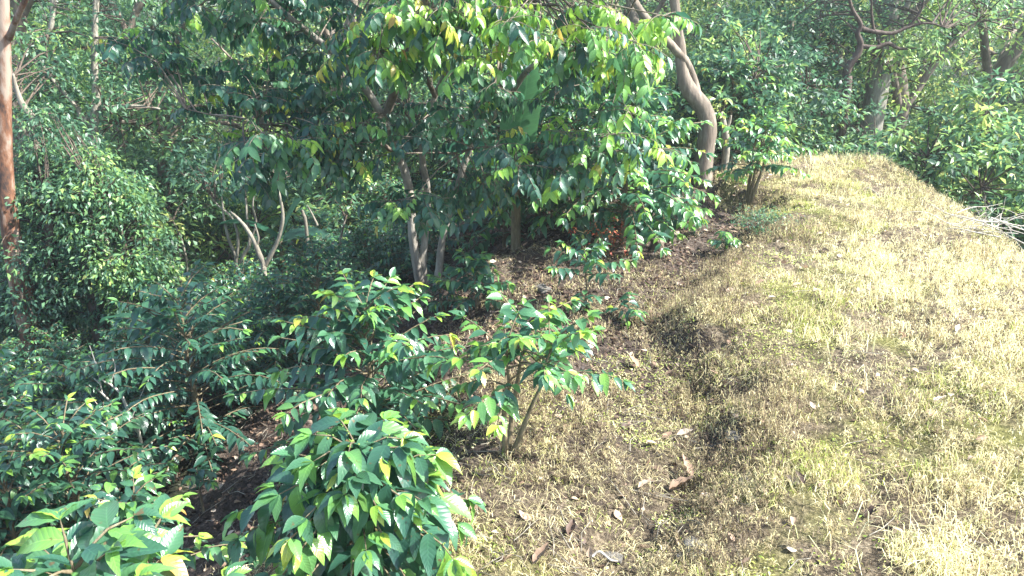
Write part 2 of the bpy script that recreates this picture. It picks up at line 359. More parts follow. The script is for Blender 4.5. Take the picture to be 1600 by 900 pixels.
# ------------------------------------------------------------ coffee bushes
def coffee(H, R, nb, leaf, young=0.3, droop=1.0, base=0.0, low=0.2, lean=(0, 0), stems=1, berries=0, top=True, start=0.25, hang=0.45):
    lv = Leaves(); wd = MB(); br = MB()
    for k in range(stems):
        a0 = rnd.random()*6.28; off = Vector((math.cos(a0), math.sin(a0), 0))*(0.04 if stems > 1 else 0)
        sp = [off*0.5+Vector((0, 0, -.06))]
        for i in range(1, 6):
            t = i/5; sp.append(Vector((lean[0]*t, lean[1]*t, H*.93*t))+off*(1+4*t)+Vector((rnd.uniform(-.03, .03), rnd.uniform(-.03, .03), 0))*H*t)
        A = tube(wd, sp, [.018*H+.006, .016*H+.004, .013*H+.003, .009*H+.003, .006*H+.002, .004], 7, .08)
        n = nb//stems
        for b in range(n):
            t = (b+.5)/n; h = low+(0.97-low)*t; az = b*2.4+rnd.uniform(-.35, .35)+k
            L = R*(1.05-0.70*t**1.7)*rnd.uniform(.72, 1.15)*(0.8+.2*min(1, t*4))
            q = A[min(len(A)-1, int(h*(len(A)-1)))]
            p = Vector(q); el = 0.15+0.85*t+rnd.uniform(-.1, .15)
            d = Vector((math.cos(az)*math.cos(el), math.sin(az)*math.cos(el), math.sin(el)))
            step = leaf*0.42; ns = max(3, int(L/step)); pts = [p.copy()]
            for i in range(ns):
                s = (i+1)/ns
                d.z -= droop*0.55*step/L*(0.6+1.2*s); d += rv(.07); d.normalize(); p = p+d*step; pts.append(p.copy())
                if s < start: continue
                side = d.cross(Vector((0, 0, 1)))
                if side.length < .15: side = Vector((math.sin(az), -math.cos(az), 0))
                side.normalize(); up = side.cross(d).normalized()
                tipf = s > 0.82
                for sg in (-1, 1):
                    if rnd.random() < .06: continue
                    ld = side*sg*rnd.uniform(.75, 1.0)+d*rnd.uniform(.25, .7)+Vector((0, 0, -1))*rnd.uniform(0., hang*1.6)+rv(.15)
                    un = up*.6+Vector((0, 0, .55))+rv(.35)
                    tone = rnd.uniform(.02, .26)+.12*s+young*.25*rnd.random()
                    if s > .6 and rnd.random() < young*1.3: tone = rnd.uniform(.35, .66)
                    if tipf and rnd.random() < young*1.5: tone = rnd.uniform(.48, .84)
                    if tipf and rnd.random() < young*.16: tone = rnd.uniform(.86, 1)
                    lv.add(p+rv(.006), ld, un, leaf*rnd.uniform(.6, 1.2)*(0.72 if tipf else 1), tone)
                if berries and rnd.random() < .5 and .3 < s < .9:
                    for _ in range(rnd.randint(2, 6)): berry(br, p+rv(.018)-Vector((0, 0, .008)), .0075)
            for sg in (-1, 0, 1):   # shoot tip
                lv.add(p, d+side*sg*.55+Vector((0, 0, rnd.uniform(-.3, .35))), Vector((0, 0, 1))+rv(.4), leaf*rnd.uniform(.45, .75), rnd.uniform(.45, .9) if rnd.random() < young+.25 else .3)
            tube(wd, pts[::2]+[pts[-1]] if len(pts) > 4 else pts, [.0045+.003*H]+[.003+.0015*H]*(len(pts[::2])-1 if len(pts) > 4 else len(pts)-2)+[.0016], 5, 0, k=1)
        if top:
            q = Vector(A[-1])
            for i in range(10):
                a = i*2.4; e = rnd.uniform(-.1, .8)
                lv.add(q-Vector((0, 0, .02*i)), Vector((math.cos(a)*math.cos(e), math.sin(a)*math.cos(e), math.sin(e))), Vector((0, 0, 1))+rv(.4), leaf*rnd.uniform(.6, 1.05), rnd.uniform(.2, .85) if rnd.random() < young+.3 else .2)
    return lv, wd, br
_bv = np.array([(1, 0, 0), (-1, 0, 0), (0, 1, 0), (0, -1, 0), (0, 0, 1), (0, 0, -1)], float)
_bf = [(0, 2, 4), (2, 1, 4), (1, 3, 4), (3, 0, 4), (2, 0, 5), (1, 2, 5), (3, 1, 5), (0, 3, 5)]
def berry(mb, c, r):
    mb.add(_bv*r*rnd.uniform(.8, 1.2)+np.array(c), None, _bf, None, rnd.random())
CAMP = Vector((0, 0, CAMZ))
def make_coffee(label, loc, rz=0, individual=True, group=None, name='coffee_bush', mat=None, temps=None, sc_=1, cat='coffee bush', wood=None, **kw):
    root = thing(name, label, cat, loc, rz, group, sc_)
    lv, wd, br = coffee(**kw)
    wd.build('stem', wood or M_twig, root)
    if br.n: br.build('cherries', M_berry, root, kind='stuff')
    p, M, t = lv.arr()
    mat = mat or M_coffee
    if individual:
        cl = (Matrix.Rotation(-rz, 3, 'Z') @ (CAMP-Vector(loc)))/sc_
        dist = np.linalg.norm(p-np.array(cl), axis=1); o = np.argsort(dist)
        a = o[:300]; b = o[300:]
        leaf_objects(root, 'leaf', p[a], M[a], t[a], COF, mat)
        if len(b):
            mb = MB(); bake(mb, p[b], M[b], t[b], COF); mb.build('inner_leaves', mat, root, kind='stuff')
    else:
        mb = MB(); bake(mb, p, M, t, temps or COFM); mb.build('leaves', mat, root, kind='stuff')
    return root

def at(px, py, dy=0):
    p = G(px, py); return p
# the near bushes, each its own shape
def ground_at(x, y): return Vector((x, y, tz(x, y)-.01))
b1 = P(565, 800, 3.15)
make_coffee('big glossy coffee bush with drooping leaves and green cherries, left of bottom centre', ground_at(b1.x-.03, 3.28), .4,
            H=.92, R=.66, nb=84, leaf=.205, young=.22, droop=1.45, low=.16, berries=1, hang=.8, start=.3)
make_coffee('closest coffee bush with broad pale green leaves, filling the bottom left corner', ground_at(-1.36, 2.0), 1.0,
            H=1.42, R=.56, nb=48, leaf=.185, young=.4, droop=.9, low=.35, hang=.2)
g2 = G(765, 715)
make_coffee('open coffee bush on bare forked stems, just behind the big glossy bush', g2+Vector((.12, .05, 0)), .2,
            H=.92, R=.64, nb=34, leaf=.15, young=.5, droop=1.1, low=.6, stems=3, berries=1, start=.4, hang=.3, lean=(.14, 0))
b3 = P(590, 640, 5.4)
make_coffee('dense dark coffee bush with a pointed top, left of the open bush with bare stems', ground_at(b3.x-.05, 5.3), 2.0,
            H=1.38, R=.95, nb=64, leaf=.155, young=.25, droop=1.0, low=.12, lean=(-.2, 0))
b = G(745, 492); make_coffee('small compact dark coffee bush on the bare litter in front of the shade tree', b, 1, H=.62, R=.42, nb=24, leaf=.14, young=.15, low=.2)
b = G(690, 490); make_coffee('tiny coffee bush right at the foot of the shade tree trunks', b, 2, H=.42, R=.28, nb=12, leaf=.10, young=.35, low=.2)
b = G(915, 478); make_coffee('sparse flat-topped young coffee plant on the bank above the litter', b, 3, H=.55, R=.50, nb=11, leaf=.13, young=.2, low=.55, droop=.7)
b = G(980, 512); make_coffee('single-shoot coffee seedling leaning right beside the shaded ditch', b, .3, H=.2, R=.22, nb=4, leaf=.12, young=.15, low=.5, name='coffee_seedling', cat='seedling', droop=.6)
b = G(912, 492); make_coffee('short coffee seedling with dark leaves below the flat-topped plant', b, 1.3, H=.2, R=.14, nb=4, leaf=.11, young=.1, low=.4, name='coffee_seedling', cat='seedling')
b = G(1132, 396); make_coffee('lone coffee seedling on the dry shoulder of the ridge', b, .8, H=.25, R=.22, nb=5, leaf=.12, young=.4, low=.4, name='coffee_seedling', cat='seedling')
b = G(318, 800); make_coffee('thin coffee sapling on the litter between the big bush and the hollow', b, .8, H=.42, R=.17, nb=6, leaf=.10, young=.2, low=.6, name='coffee_seedling', cat='seedling')
b = G(380, 888); make_coffee('low dark coffee sprig poking out at the left foot of the big bush', b+Vector((.05, 0, 0)), .8, H=.25, R=.2, nb=6, leaf=.12, young=.1, low=.3, name='coffee_seedling', cat='seedling')
b = ground_at(-3.75, 4.95); make_coffee('shaded coffee bush with layered green shoots at the left edge', b, 1.9, H=1.5, R=.95, nb=52, leaf=.15, young=.14, low=.1, droop=1.2)  # lime shoots kept few, so its shade is partly in the leaf colour
b = ground_at(-2.12, 3.75); make_coffee('small bright coffee bush just behind the bottom left corner bush', b, .1, H=1.0, R=.5, nb=30, leaf=.13, young=.5, low=.3, droop=1.)
make_coffee('low glossy coffee shrub at the top of the litter bank below the curved trunk', ground_at(1.9, 9.8), .7, H=.8, R=.6, nb=34, leaf=.16, young=.35, low=.1, droop=1.2)
# the tall glossy coffee trees beside the curved trunk
make_coffee('glossy coffee tree hanging over the litter bank, left of the curved trunk', ground_at(1.3, 8.95), .9, H=1.85, R=1.2, nb=84, leaf=.18, young=.3, low=.2, droop=1.3)
make_coffee('tall coffee tree behind the hanging one, in front of the curved trunk', ground_at(1.15, 11.0), 2.2, H=2.3, R=1.1, nb=60, leaf=.18, young=.3, low=.15, droop=1.2, temps=COF, individual=False)
make_coffee('coffee tree with yellowish tips between the shade tree and the curved trunk', ground_at(.35, 10.4), 1.2, H=2.3, R=1.1, nb=60, leaf=.18, young=.45, low=.15, droop=1.2, temps=COF, individual=False)
make_coffee('loose leggy shrub with arching stems on the crest, right of the curved trunk', G(1170, 318), .5, H=1.2, R=.72, nb=44, leaf=.14, young=.7, low=.4, stems=4, droop=1.1, start=.3, name='leggy_shrub', cat='shrub', lean=(.25, 0))

make_coffee('dark coffee shrub filling the shade right behind the three grey trunks', ground_at(-.1, 10.3), 1.7, H=1.9, R=1.1, nb=60, leaf=.18, young=.1, low=.1, droop=1.2, individual=False)
make_coffee('dark coffee shrub wedged between the shade tree and the hanging coffee tree', ground_at(.75, 9.7), 2.7, H=1.9, R=1.1, nb=60, leaf=.18, young=.2, low=.1, droop=1.2, individual=False)
make_coffee('coffee shrub crowding the base of the curved trunk on its left', ground_at(1.95, 12.2), .7, H=1.5, R=.8, nb=50, leaf=.17, young=.25, low=.1, droop=1.2, individual=False)
make_coffee('coffee shrub behind the curved trunk, on its right side', ground_at(3.6, 13.2), .3, H=1.9, R=1.1, nb=50, leaf=.18, young=.2, low=.1, droop=1.2, individual=False)
# mid-distance prototypes
protoC = [make_coffee('dark green coffee bush in the shaded hollow on the left, massed with its neighbours', (0, 0, 0), individual=False, group='coffee bushes massed in the hollow',
          H=rnd.uniform(1.5, 1.9), R=rnd.uniform(.95, 1.15), nb=70, leaf=.14, young=yg, low=.08, droop=1.1) for yg in (.05, .1, .04, .14, .07)]  # few lime leaves: the hollow's shade is partly put into the leaf colour
hollow = []
for i in range(8):
    for j in range(9):
        x = -3.0-.9*i+rnd.uniform(-.35, .35)+.12*j; y = 5.6+1.05*j+rnd.uniform(-.3, .3)
        if x > -2.35+0.08*(y-5): continue
        if x > -3.4 and y < 6.3: continue
        hollow.append((x, y))
hollow += [(-1.3, 11.0), (-2.1, 7.9), (-1.95, 9.3), (-.6, 12.0), (.3, 12.3), (1.2, 12.4), (2.1, 12.7), (-4.4, 4.3), (-5.2, 3.6), (-4.6, 5.4), (-5.4, 4.8)]
used = set()
def place(protos, spots, smin=.85, smax=1.15, label=None, group=None, sink=.05, tilt=.06, fs=None):
    for i, (x, y) in enumerate(spots):
        k = i % len(protos); s = rnd.uniform(smin, smax)*(fs(x, y) if fs else 1); loc = (x, y, tz(x, y)-sink)
        if id(protos[k]) not in used and label is None:
            used.add(id(protos[k])); o = protos[k]; o.location = loc; o.rotation_euler = (0, 0, rnd.random()*6.28); o.scale = (s,)*3
        else:
            dup(protos[k], loc, rnd.random()*6.28, s, label, group, (rnd.uniform(-tilt, tilt), rnd.uniform(-tilt, tilt)))
place(protoC, hollow, fs=lambda x, y: .62 if (y > 8.4 and x < -1.5) else (.8 if y > 7.2 else .95))

# ------------------------------------------------------------ trees from blobs
def spray(lv, c, r, n, leaf, tone, tvar=.12, flat=.7, out=None, hang=.3):
    a = rng.normal(size=(n, 3)); a /= np.linalg.norm(a, axis=1)[:, None]
    rad = r*rng.random(n)**.45
    p = np.array(c)+a*rad[:, None]*np.array([1, 1, flat])
    d = a*np.array([1, 1, .5])+rng.normal(size=(n, 3))*.5+np.array([0, 0, -hang])
    u = np.array([0, 0, 1.0])+rng.normal(size=(n, 3))*.45
    lv.addn(p, d, u, leaf*rng.uniform(.7, 1.2, n), np.clip(tone+rng.normal(size=n)*tvar, 0, .95))
def near_on(paths, p):
    best = None
    for A in paths:
        dd = np.linalg.norm(A-np.array(p), axis=1)*rng.uniform(1, 1.6, len(A)); i = int(dd.argmin())
        if best is None or dd[i] < best[0]: best = (dd[i], A[i])
    return Vector(best[1])
def blob_tips(blobs, per, shell=.35):
    out = []
    for (c, r, *rest) in blobs:
        vol = r[0]*r[1]*r[2] if hasattr(r, '__len__') else r**3
        rr = r if hasattr(r, '__len__') else (r, r, r)
        n = max(3, int(per*vol**(.75)))
        for _ in range(n):
            a = Vector((rnd.gauss(0, 1), rnd.gauss(0, 1), rnd.gauss(0, 1))).normalized(); q = rnd.uniform(shell, 1)**.6
            out.append((Vector((c[0]+a.x*rr[0]*q, c[1]+a.y*rr[1]*q, c[2]+a.z*rr[2]*q)), rest[0] if rest else .2))
    return out
def twig_to(wd, a, b, r0, r1, sides=4):
    m = a.lerp(b, .5)+rv(.08)*(b-a).length+Vector((0, 0, .06))*(b-a).length
    tube(wd, [a, m, b], [r0, (r0+r1)/2, r1], sides, 0, k=2)

def broad_tree(label, loc, limbs, blobs, leaf=.11, per=20, nspray=26, rspray=.38, bark=None, name='forest_tree', cat='tree', group=None, temps=DIA, mat=None, hang=.3, rough=.1, tips_tw=.02, trunk_n=1, sides=10, tvar=.12, wparts=None):
    """limbs: list of (points, radii) in thing coordinates; first trunk_n are the trunk"""
    root = thing(name, label, cat, loc, 0, group)
    paths = []
    trs = [MB() for _ in range(min(trunk_n, len(limbs)))]; lb = MB()
    for i, (pts, rad) in enumerate(limbs):
        A = tube(trs[i] if i < trunk_n else lb, pts, rad, sides if i < trunk_n else 7, rough if i < trunk_n else .06, k=5); paths.append(A)
    for q in trs: q.build('trunk', bark or M_bark, root)
    lv = Leaves(); tw = MB()
    for p, tn in blob_tips(blobs, per):
        a = near_on(paths, p); twig_to(tw, a, p, tips_tw*rnd.uniform(.6, 1.2), .004)
        spray(lv, p, rspray*rnd.uniform(.6, 1.5), nspray, leaf*rnd.uniform(.85, 1.15), tn+rnd.gauss(0, .1), tvar, hang=hang)
    if lb.n: lb.build('branches', bark or M_bark, root)
    if tw.n: tw.build('twigs', M_barkdark, root, kind='stuff')
    if lv.p:
        p, M, t = lv.arr(); mb = MB(); bake(mb, p, M, t, temps); mb.build('crown', mat or M_forest, root, kind='stuff')
    return root

# -- the shade tree in the middle (compound drooping leaves) ------------------
base = G(672, 470); IB = Vector((base.x, base.y, base.z-.05))
def loc_(px, py, Y): return P(px, py, Y)-IB
def compound(lv, wd, p, d, npair, ll, tone):
    d = Vector(d).normalized(); pts = [p.copy()]; step = ll*.5
    q = p.copy()
    for i in range(npair+1):
        d.z -= .16; d.normalize(); q = q+d*step; pts.append(q.copy())
        side = d.cross(Vector((0, 0, 1)))
        if side.length < .1: side = Vector((1, 0, 0))
        side.normalize()
        for sg in (-1, 1):
            if i == 0 and rnd.random() < .5: continue
            ld = side*sg*rnd.uniform(.45, .8)+d*rnd.uniform(.3, .6)+Vector((0, 0, -rnd.uniform(.35, .95)))
            lv.add(q, ld, side*sg*-.2+Vector((0, 0, .8))+d*.3+rv(.25), ll*(.75+.25*i/npair)*rnd.uniform(.85, 1.12), min(1, max(0, tone+rnd.uniform(-.1, .1))))
    tube(wd, pts, [.003]*len(pts), 3, 0, k=1)
def shade_tree():
    root = thing('shade_tree', 'spreading shade tree with drooping compound leaves, lime at the top, on three grey trunks', 'tree', IB)
    Yb = base.y
    paths = []
    trunks = [([loc_(672, 478, Yb), loc_(657, 440, Yb), loc_(645, 370, Yb), loc_(640, 300, Yb+.05), loc_(622, 240, Yb), loc_(590, 170, Yb-.1), loc_(540, 100, Yb-.3), loc_(450, 25, Yb-.5), loc_(380, -40, Yb-.6)],
               [.085, .058, .050, .048, .046, .042, .038, .03, .015]),
              ([loc_(674, 476, Yb+.05), loc_(660, 420, Yb+.05), loc_(664, 370, Yb+.1), loc_(668, 300, Yb+.1), loc_(660, 230, Yb), loc_(680, 150, Yb-.1), loc_(720, 60, Yb-.3), loc_(740, -60, Yb-.4)],
               [.065, .048, .042, .038, .034, .03, .024, .01]),
              ([loc_(682, 462, Yb+.12), loc_(686, 420, Yb+.2), loc_(692, 370, Yb+.2), loc_(712, 300, Yb+.25), loc_(740, 220, Yb+.2), loc_(790, 160, Yb), loc_(830, 105, Yb-.2), loc_(890, 88, Yb-.4), loc_(960, 60, Yb-.6)],
               [.06, .046, .042, .038, .035, .034, .03, .025, .01])]
    for pts, rad in trunks:
        mb = MB(); paths.append(tube(mb, pts, rad, 10, .12, k=6)); mb.build('trunk', M_barkgrey, root)
    lb = MB()
    for pts, rad in [([loc_(622, 240, Yb), loc_(560, 210, Yb-.4), loc_(470, 200, Yb-.8), loc_(380, 190, Yb-1), loc_(290, 170, Yb-1.1)], [.03, .02, .014, .010, .005]),
                     ([loc_(600, 190, Yb), loc_(520, 160, Yb+.5), loc_(420, 140, Yb+.7), loc_(330, 60, Yb+.8)], [.04, .03, .02, .01]),
                     ([loc_(680, 150, Yb-.1), loc_(650, 90, Yb-.6), loc_(620, 30, Yb-1.), loc_(590, -40, Yb-1.2)], [.035, .025, .02, .01]),
                     ([loc_(790, 160, Yb), loc_(780, 90, Yb-.5), loc_(800, 30, Yb-.9), loc_(850, -30, Yb-1.2)], [.035, .025, .02, .01]),
                     ([loc_(660, 230, Yb), loc_(700, 240, Yb-.5), loc_(760, 230, Yb-.9), loc_(840, 240, Yb-1)], [.02, .014, .010, .006]),
                     ([loc_(600, 190, Yb), Vector((-.6, 7.6, 3.0))-IB, Vector((-.3, 6.6, 3.5))-IB, Vector((.1, 5.4, 3.9))-IB, Vector((.3, 4.4, 4.0))-IB], [.05, .04, .035, .025, .01]),  # unseen limb above the frame, added to carry foliage that shades the hollow
                     ([loc_(640, 300, Yb), loc_(640, 330, Yb-.4), loc_(650, 330, Yb-.7)], [.02, .012, .006])]:
        paths.append(tube(lb, pts, rad, 6, .05, k=4))
    T = []
    def cloud(px, py, Y, rx, ry, rz_, n, tone, yf=0.15):
        s = Y*1.03/FPX
        c = P(px, py, Y)-IB
        for _ in range(n):
            a = Vector((rnd.gauss(0, 1), rnd.gauss(0, 1), rnd.gauss(0, 1))).normalized()*rnd.uniform(.2, 1)**.5
            T.append((c+Vector((a.x*rx*s, a.y*rz_, a.z*ry*s)), tone, yf))
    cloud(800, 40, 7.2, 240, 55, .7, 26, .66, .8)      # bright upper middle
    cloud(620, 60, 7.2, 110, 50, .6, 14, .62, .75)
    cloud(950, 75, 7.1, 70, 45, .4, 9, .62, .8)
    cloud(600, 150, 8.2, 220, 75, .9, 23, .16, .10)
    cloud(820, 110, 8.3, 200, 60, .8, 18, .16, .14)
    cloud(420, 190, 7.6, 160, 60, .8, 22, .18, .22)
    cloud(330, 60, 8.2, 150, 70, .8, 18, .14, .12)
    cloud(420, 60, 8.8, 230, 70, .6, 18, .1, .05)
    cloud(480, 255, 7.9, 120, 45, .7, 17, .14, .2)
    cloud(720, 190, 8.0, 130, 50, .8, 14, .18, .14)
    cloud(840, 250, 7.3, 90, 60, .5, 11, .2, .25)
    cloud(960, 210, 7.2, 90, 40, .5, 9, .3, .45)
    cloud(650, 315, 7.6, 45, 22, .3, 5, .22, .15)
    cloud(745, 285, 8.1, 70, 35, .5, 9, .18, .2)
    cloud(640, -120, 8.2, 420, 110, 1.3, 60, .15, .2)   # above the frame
    for _ in range(95):   # unseen bough above the picture, added to throw shade on the left hollow
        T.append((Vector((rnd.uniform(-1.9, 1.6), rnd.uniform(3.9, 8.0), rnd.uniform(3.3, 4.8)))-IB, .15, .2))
    def shows_gap(p):
        W = p+IB; cz = W.y*math.cos(PITCH)-(W.z-CAMZ)*math.sin(PITCH); cy = W.y*math.sin(PITCH)+(W.z-CAMZ)*math.cos(PITCH)
        return 775 < 800+W.x/cz*FPX < 865 and 110 < 450-cy/cz*FPX < 215
    T[:] = [t for t in T if not shows_gap(t[0])]
    def trunk_gap(p):
        W = p+IB; cz = W.y*math.cos(PITCH)-(W.z-CAMZ)*math.sin(PITCH); cy = W.y*math.sin(PITCH)+(W.z-CAMZ)*math.cos(PITCH)
        return W.y < 9 and 590 < 800+W.x/cz*FPX < 725 and 195 < 450-cy/cz*FPX < 300
    T[:] = [t for t in T if not (trunk_gap(t[0]) and rnd.random() < .85)]
    lv = Leaves()
    for p, tn, yf in T:
        a = near_on(paths, p); twig_to(lb, a, p, .011, .004)
        out = (p-a).normalized() if (p-a).length > .05 else Vector((0, 0, 1))
        for i in range(rnd.randint(6, 8)):
            az = i*1.1+rnd.uniform(-.4, .4); d = Vector((math.cos(az), math.sin(az), rnd.uniform(-.1, .6)))+out*.5
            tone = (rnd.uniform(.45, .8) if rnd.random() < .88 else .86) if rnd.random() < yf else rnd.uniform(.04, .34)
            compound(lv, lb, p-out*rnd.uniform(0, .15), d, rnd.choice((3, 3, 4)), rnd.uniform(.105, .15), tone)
    lb.build('branches', M_bark, root)
    p, M, t = lv.arr()
    # the largest-showing leaves: in view, nearest
    W = p+np.array(IB); cz = (W[:, 1]*math.cos(PITCH)-(W[:, 2]-CAMZ)*math.sin(PITCH)); cy = (W[:, 1]*math.sin(PITCH)+(W[:, 2]-CAMZ)*math.cos(PITCH))
    vy = 450-cy/cz*FPX
    score = cz+np.where(vy < 0, 50, 0)-t*1.2
    o = np.argsort(score); a = o[:300]; b = o[300:]
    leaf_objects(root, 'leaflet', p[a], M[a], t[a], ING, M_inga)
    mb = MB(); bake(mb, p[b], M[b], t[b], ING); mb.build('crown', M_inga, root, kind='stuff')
shade_tree()

# -- curved trunk on the crest -------------------------------------------------
cb = G(1100, 290); CB = Vector((cb.x, cb.y, cb.z-.08)); Yc = CB.y
def lc(px, py, Y): return P(px, py, Y)-CB
broad_tree('tree with a thick S-curved pale brown trunk on the crest behind the coffee trees', CB,
    [([lc(1100, 300, Yc), lc(1098, 270, Yc), lc(1103, 225, Yc), lc(1106, 195, Yc), lc(1096, 165, Yc), lc(1076, 140, Yc), lc(1066, 112, Yc), lc(1062, 70, Yc), lc(1056, 20, Yc), lc(1052, -60, Yc), lc(1070, -180, Yc+.3), lc(1100, -330, Yc+.5)],
      [.19, .155, .14, .135, .13, .12, .09, .08, .075, .07, .05, .02]),
     ([lc(1104, 200, Yc), lc(1090, 155, Yc+.05), lc(1083, 125, Yc+.1), lc(1070, 95, Yc), lc(1048, 70, Yc-.1), lc(1015, 35, Yc-.2), lc(990, 0, Yc-.2), lc(950, -80, Yc-.3), lc(900, -200, Yc-.3)],
      [.075, .075, .075, .07, .06, .06, .055, .04, .02])],
    [(lc(1100, -330, Yc+.5), (1.5, 1.4, .9), .2), (lc(900, -260, Yc), (1.4, 1.3, .8), .2), (lc(1000, -400, Yc+.5), (1.6, 1.5, .8), .25)],
    per=14, nspray=30, bark=M_bark, trunk_n=2, name='curved_tree')

# -- generic forest prototypes -------------------------------------------------
def forest_proto(seed, H, low, R, tone, leaf, label, bark, nbl=9, per=16, nspray=34, name='forest_tree', group=None, rspray=.33):
    rnd.seed(seed)
    tp = [Vector((0, 0, -.3))]
    for i in range(1, 7): tp.append(Vector((rnd.uniform(-.12, .12)*i, rnd.uniform(-.12, .12)*i, H*.85*i/6)))
    r0 = .022*H; limbs = [(tp, [r0*1.3, r0, r0*.85, r0*.7, r0*.55, r0*.35, r0*.12])]
    blobs = []
    for b in range(nbl):
        t = (b+.5)/nbl; h = low+(H-low)*t; a = b*2.4+rnd.uniform(-.4, .4); rr = R*(1.-.5*t)*rnd.uniform(.6, 1.0)
        c = Vector((math.cos(a)*rr, math.sin(a)*rr, h)); s = R*rnd.uniform(.34, .5)
        q = tp[min(6, max(1, int((h-.8)/(H*.85)*6)))]
        limbs.append(([q, q.lerp(c, .5)+Vector((0, 0, .3)), c], [r0*.4, r0*.28, r0*.12]))
        blobs.append((c, (s, s, s*.75), tone+rnd.uniform(-.08, .1)))
    return broad_tree(label, (0, 0, 0), limbs, blobs, leaf=leaf, per=per, nspray=nspray, bark=bark, name=name, group=group, rspray=rspray)
LF = 'trees of the woodland behind the plantation'
protoT = [forest_proto(11, 8.5, .6, 2.6, .34, .17, 'leafy woodland tree of the dense wall of trees behind the plantation', M_bark, group=LF, nbl=13),
          forest_proto(12, 9.5, .8, 2.9, .50, .16, 'leafy woodland tree of the dense wall of trees behind the plantation', M_bark, group=LF, nbl=13),
          forest_proto(13, 7.0, .6, 2.4, .26, .18, 'leafy woodland tree of the dense wall of trees behind the plantation', M_bark, group=LF, nbl=12),
          forest_proto(14, 10.5, 1.0, 3.0, .62, .15, 'leafy woodland tree of the dense wall of trees behind the plantation', M_bark, group=LF, nbl=13)]
def shrub_proto(seed, H, R, tone, leaf, label, name='understorey_shrub', group=None, per=30, tvar=.13):
    rnd.seed(seed); limbs = []; blobs = []
    for i in range(6):
        a = i*1.05; c = Vector((math.cos(a)*R*.6, math.sin(a)*R*.6, H*rnd.uniform(.55, .9)))
        limbs.append(([Vector((0, 0, -.1)), c*.5+Vector((0, 0, .1)), c], [.04, .03, .012]))
        blobs.append((Vector((c.x, c.y, c.z)), (R*.5, R*.5, H*.3), tone+rnd.uniform(-.05, .08))); blobs.append((Vector((c.x*1.1, c.y*1.1, H*.3)), (R*.45, R*.45, H*.28), tone))
    blobs.append((Vector((0, 0, H*.85)), (R*.5, R*.5, H*.2), tone+.05))
    return broad_tree(label, (0, 0, 0), limbs, blobs, leaf=leaf, per=per, nspray=34, bark=M_bark, name=name, group=group, rspray=.25, trunk_n=6, sides=6, tvar=tvar)
LS = 'shrubs of the undergrowth below the woodland'
protoS = [shrub_proto(21, 2.6, 1.5, .34, .13, 'dense green shrub of the undergrowth between the coffee and the woodland trees', group=LS),
          shrub_proto(22, 3.2, 1.7, .22, .14, 'dense green shrub of the undergrowth between the coffee and the woodland trees', group=LS),
          shrub_proto(23, 2.4, 1.4, .50, .12, 'dense green shrub of the undergrowth between the coffee and the woodland trees', group=LS)]
LR = 'tall glossy shrubs below the crest on the right'
protoR = [shrub_proto(31, 3.4, 1.5, .36, .16, 'tall glossy coffee-like shrub in the thicket just below the dry crest on the right', name='tall_shrub', group=LR, tvar=.2, per=36),
          shrub_proto(32, 3.0, 1.4, .50, .14, 'tall glossy coffee-like shrub in the thicket just below the dry crest on the right', name='tall_shrub', group=LR, tvar=.2, per=36)]
rnd.seed(99)
rs = [(6.3, 15.2), (8.0, 14.6), (9.6, 13.6), (11.0, 12.6), (4.8, 16.0), (3.2, 15.4), (7.4, 12.4), (8.8, 11.2), (9.9, 10.2), (7.0, 16.9), (9.2, 16.2), (11.2, 15.0), (12.8, 13.6), (5.2, 17.6), (3.6, 14.0), (8.4, 9.4), (10.9, 11.0), (12.6, 11.8), (2.0, 15.0)]
place(protoR, rs, .8, 1.05)
ss = []
for j in range(7):
    for i in range(12):
        y = 15.8+1.9*j+rnd.uniform(-.6, .6); x = (-1.05+2.1*i/11)*y*.72+rnd.uniform(-.9, .9)
        if x < -4 and y < 17: continue
        ss.append((x, y))
place(protoS, ss, .8, 1.3)
ts = []
for j in range(6):
    n = 9+j
    for i in range(n):
        y = 18.5+3.6*j+rnd.uniform(-1.2, 1.2); x = (-1+2*i/(n-1))*y*.78+rnd.uniform(-1.3, 1.3)
        ts.append((x, y))
rnd.shuffle(ts)
place(protoT, ts, .8, 1.25)

# -- left: tall reddish trunk, vine mass, pale crooked tree ----------------------
def tree_px(label, bpx, bpy, Y, limbs, blobs, name, **kw):
    b = P(bpx, bpy, Y); B = Vector((b.x, b.y, tz(b.x, b.y)-.2))
    L = [([P(a, c, Y+(dy[0] if dy else 0))-B for a, c, *dy in pts], rad) for pts, rad in limbs]
    L[0][0].insert(0, Vector((L[0][0][0].x, L[0][0][0].y, 0))); L[0][1].insert(0, L[0][1][0]*1.15)
    Bl = [(P(a, c, Y+dy)-B, r, tn) for a, c, dy, r, tn in blobs]
    return broad_tree(label, B, L, Bl, name=name, **kw)
tree_px('tall straight tree with reddish brown peeling trunk at the left edge', 24, 460, 11.5,
    [([(32, 440), (20, 380), (11, 310), (7, 230), (6, 120), (4, 0), (0, -200), (6, -500)], [.17, .14, .115, .10, .095, .085, .07, .04]),
     ([(14, 60), (30, 20, -.3), (70, -60, -.5)], [.05, .04, .02])],
    [(30, -420, 0, (1.5, 1.5, 1.0), .2), (-60, -300, .5, (1.3, 1.3, .8), .2), (40, 440, -.3, (.35, .3, .4), .25), (20, 490, -.5, (.5, .4, .4), .2), (22, 400, -.35, (.3, .25, .3), .3)],
    'red_barked_tree', bark=M_barkred, per=14)
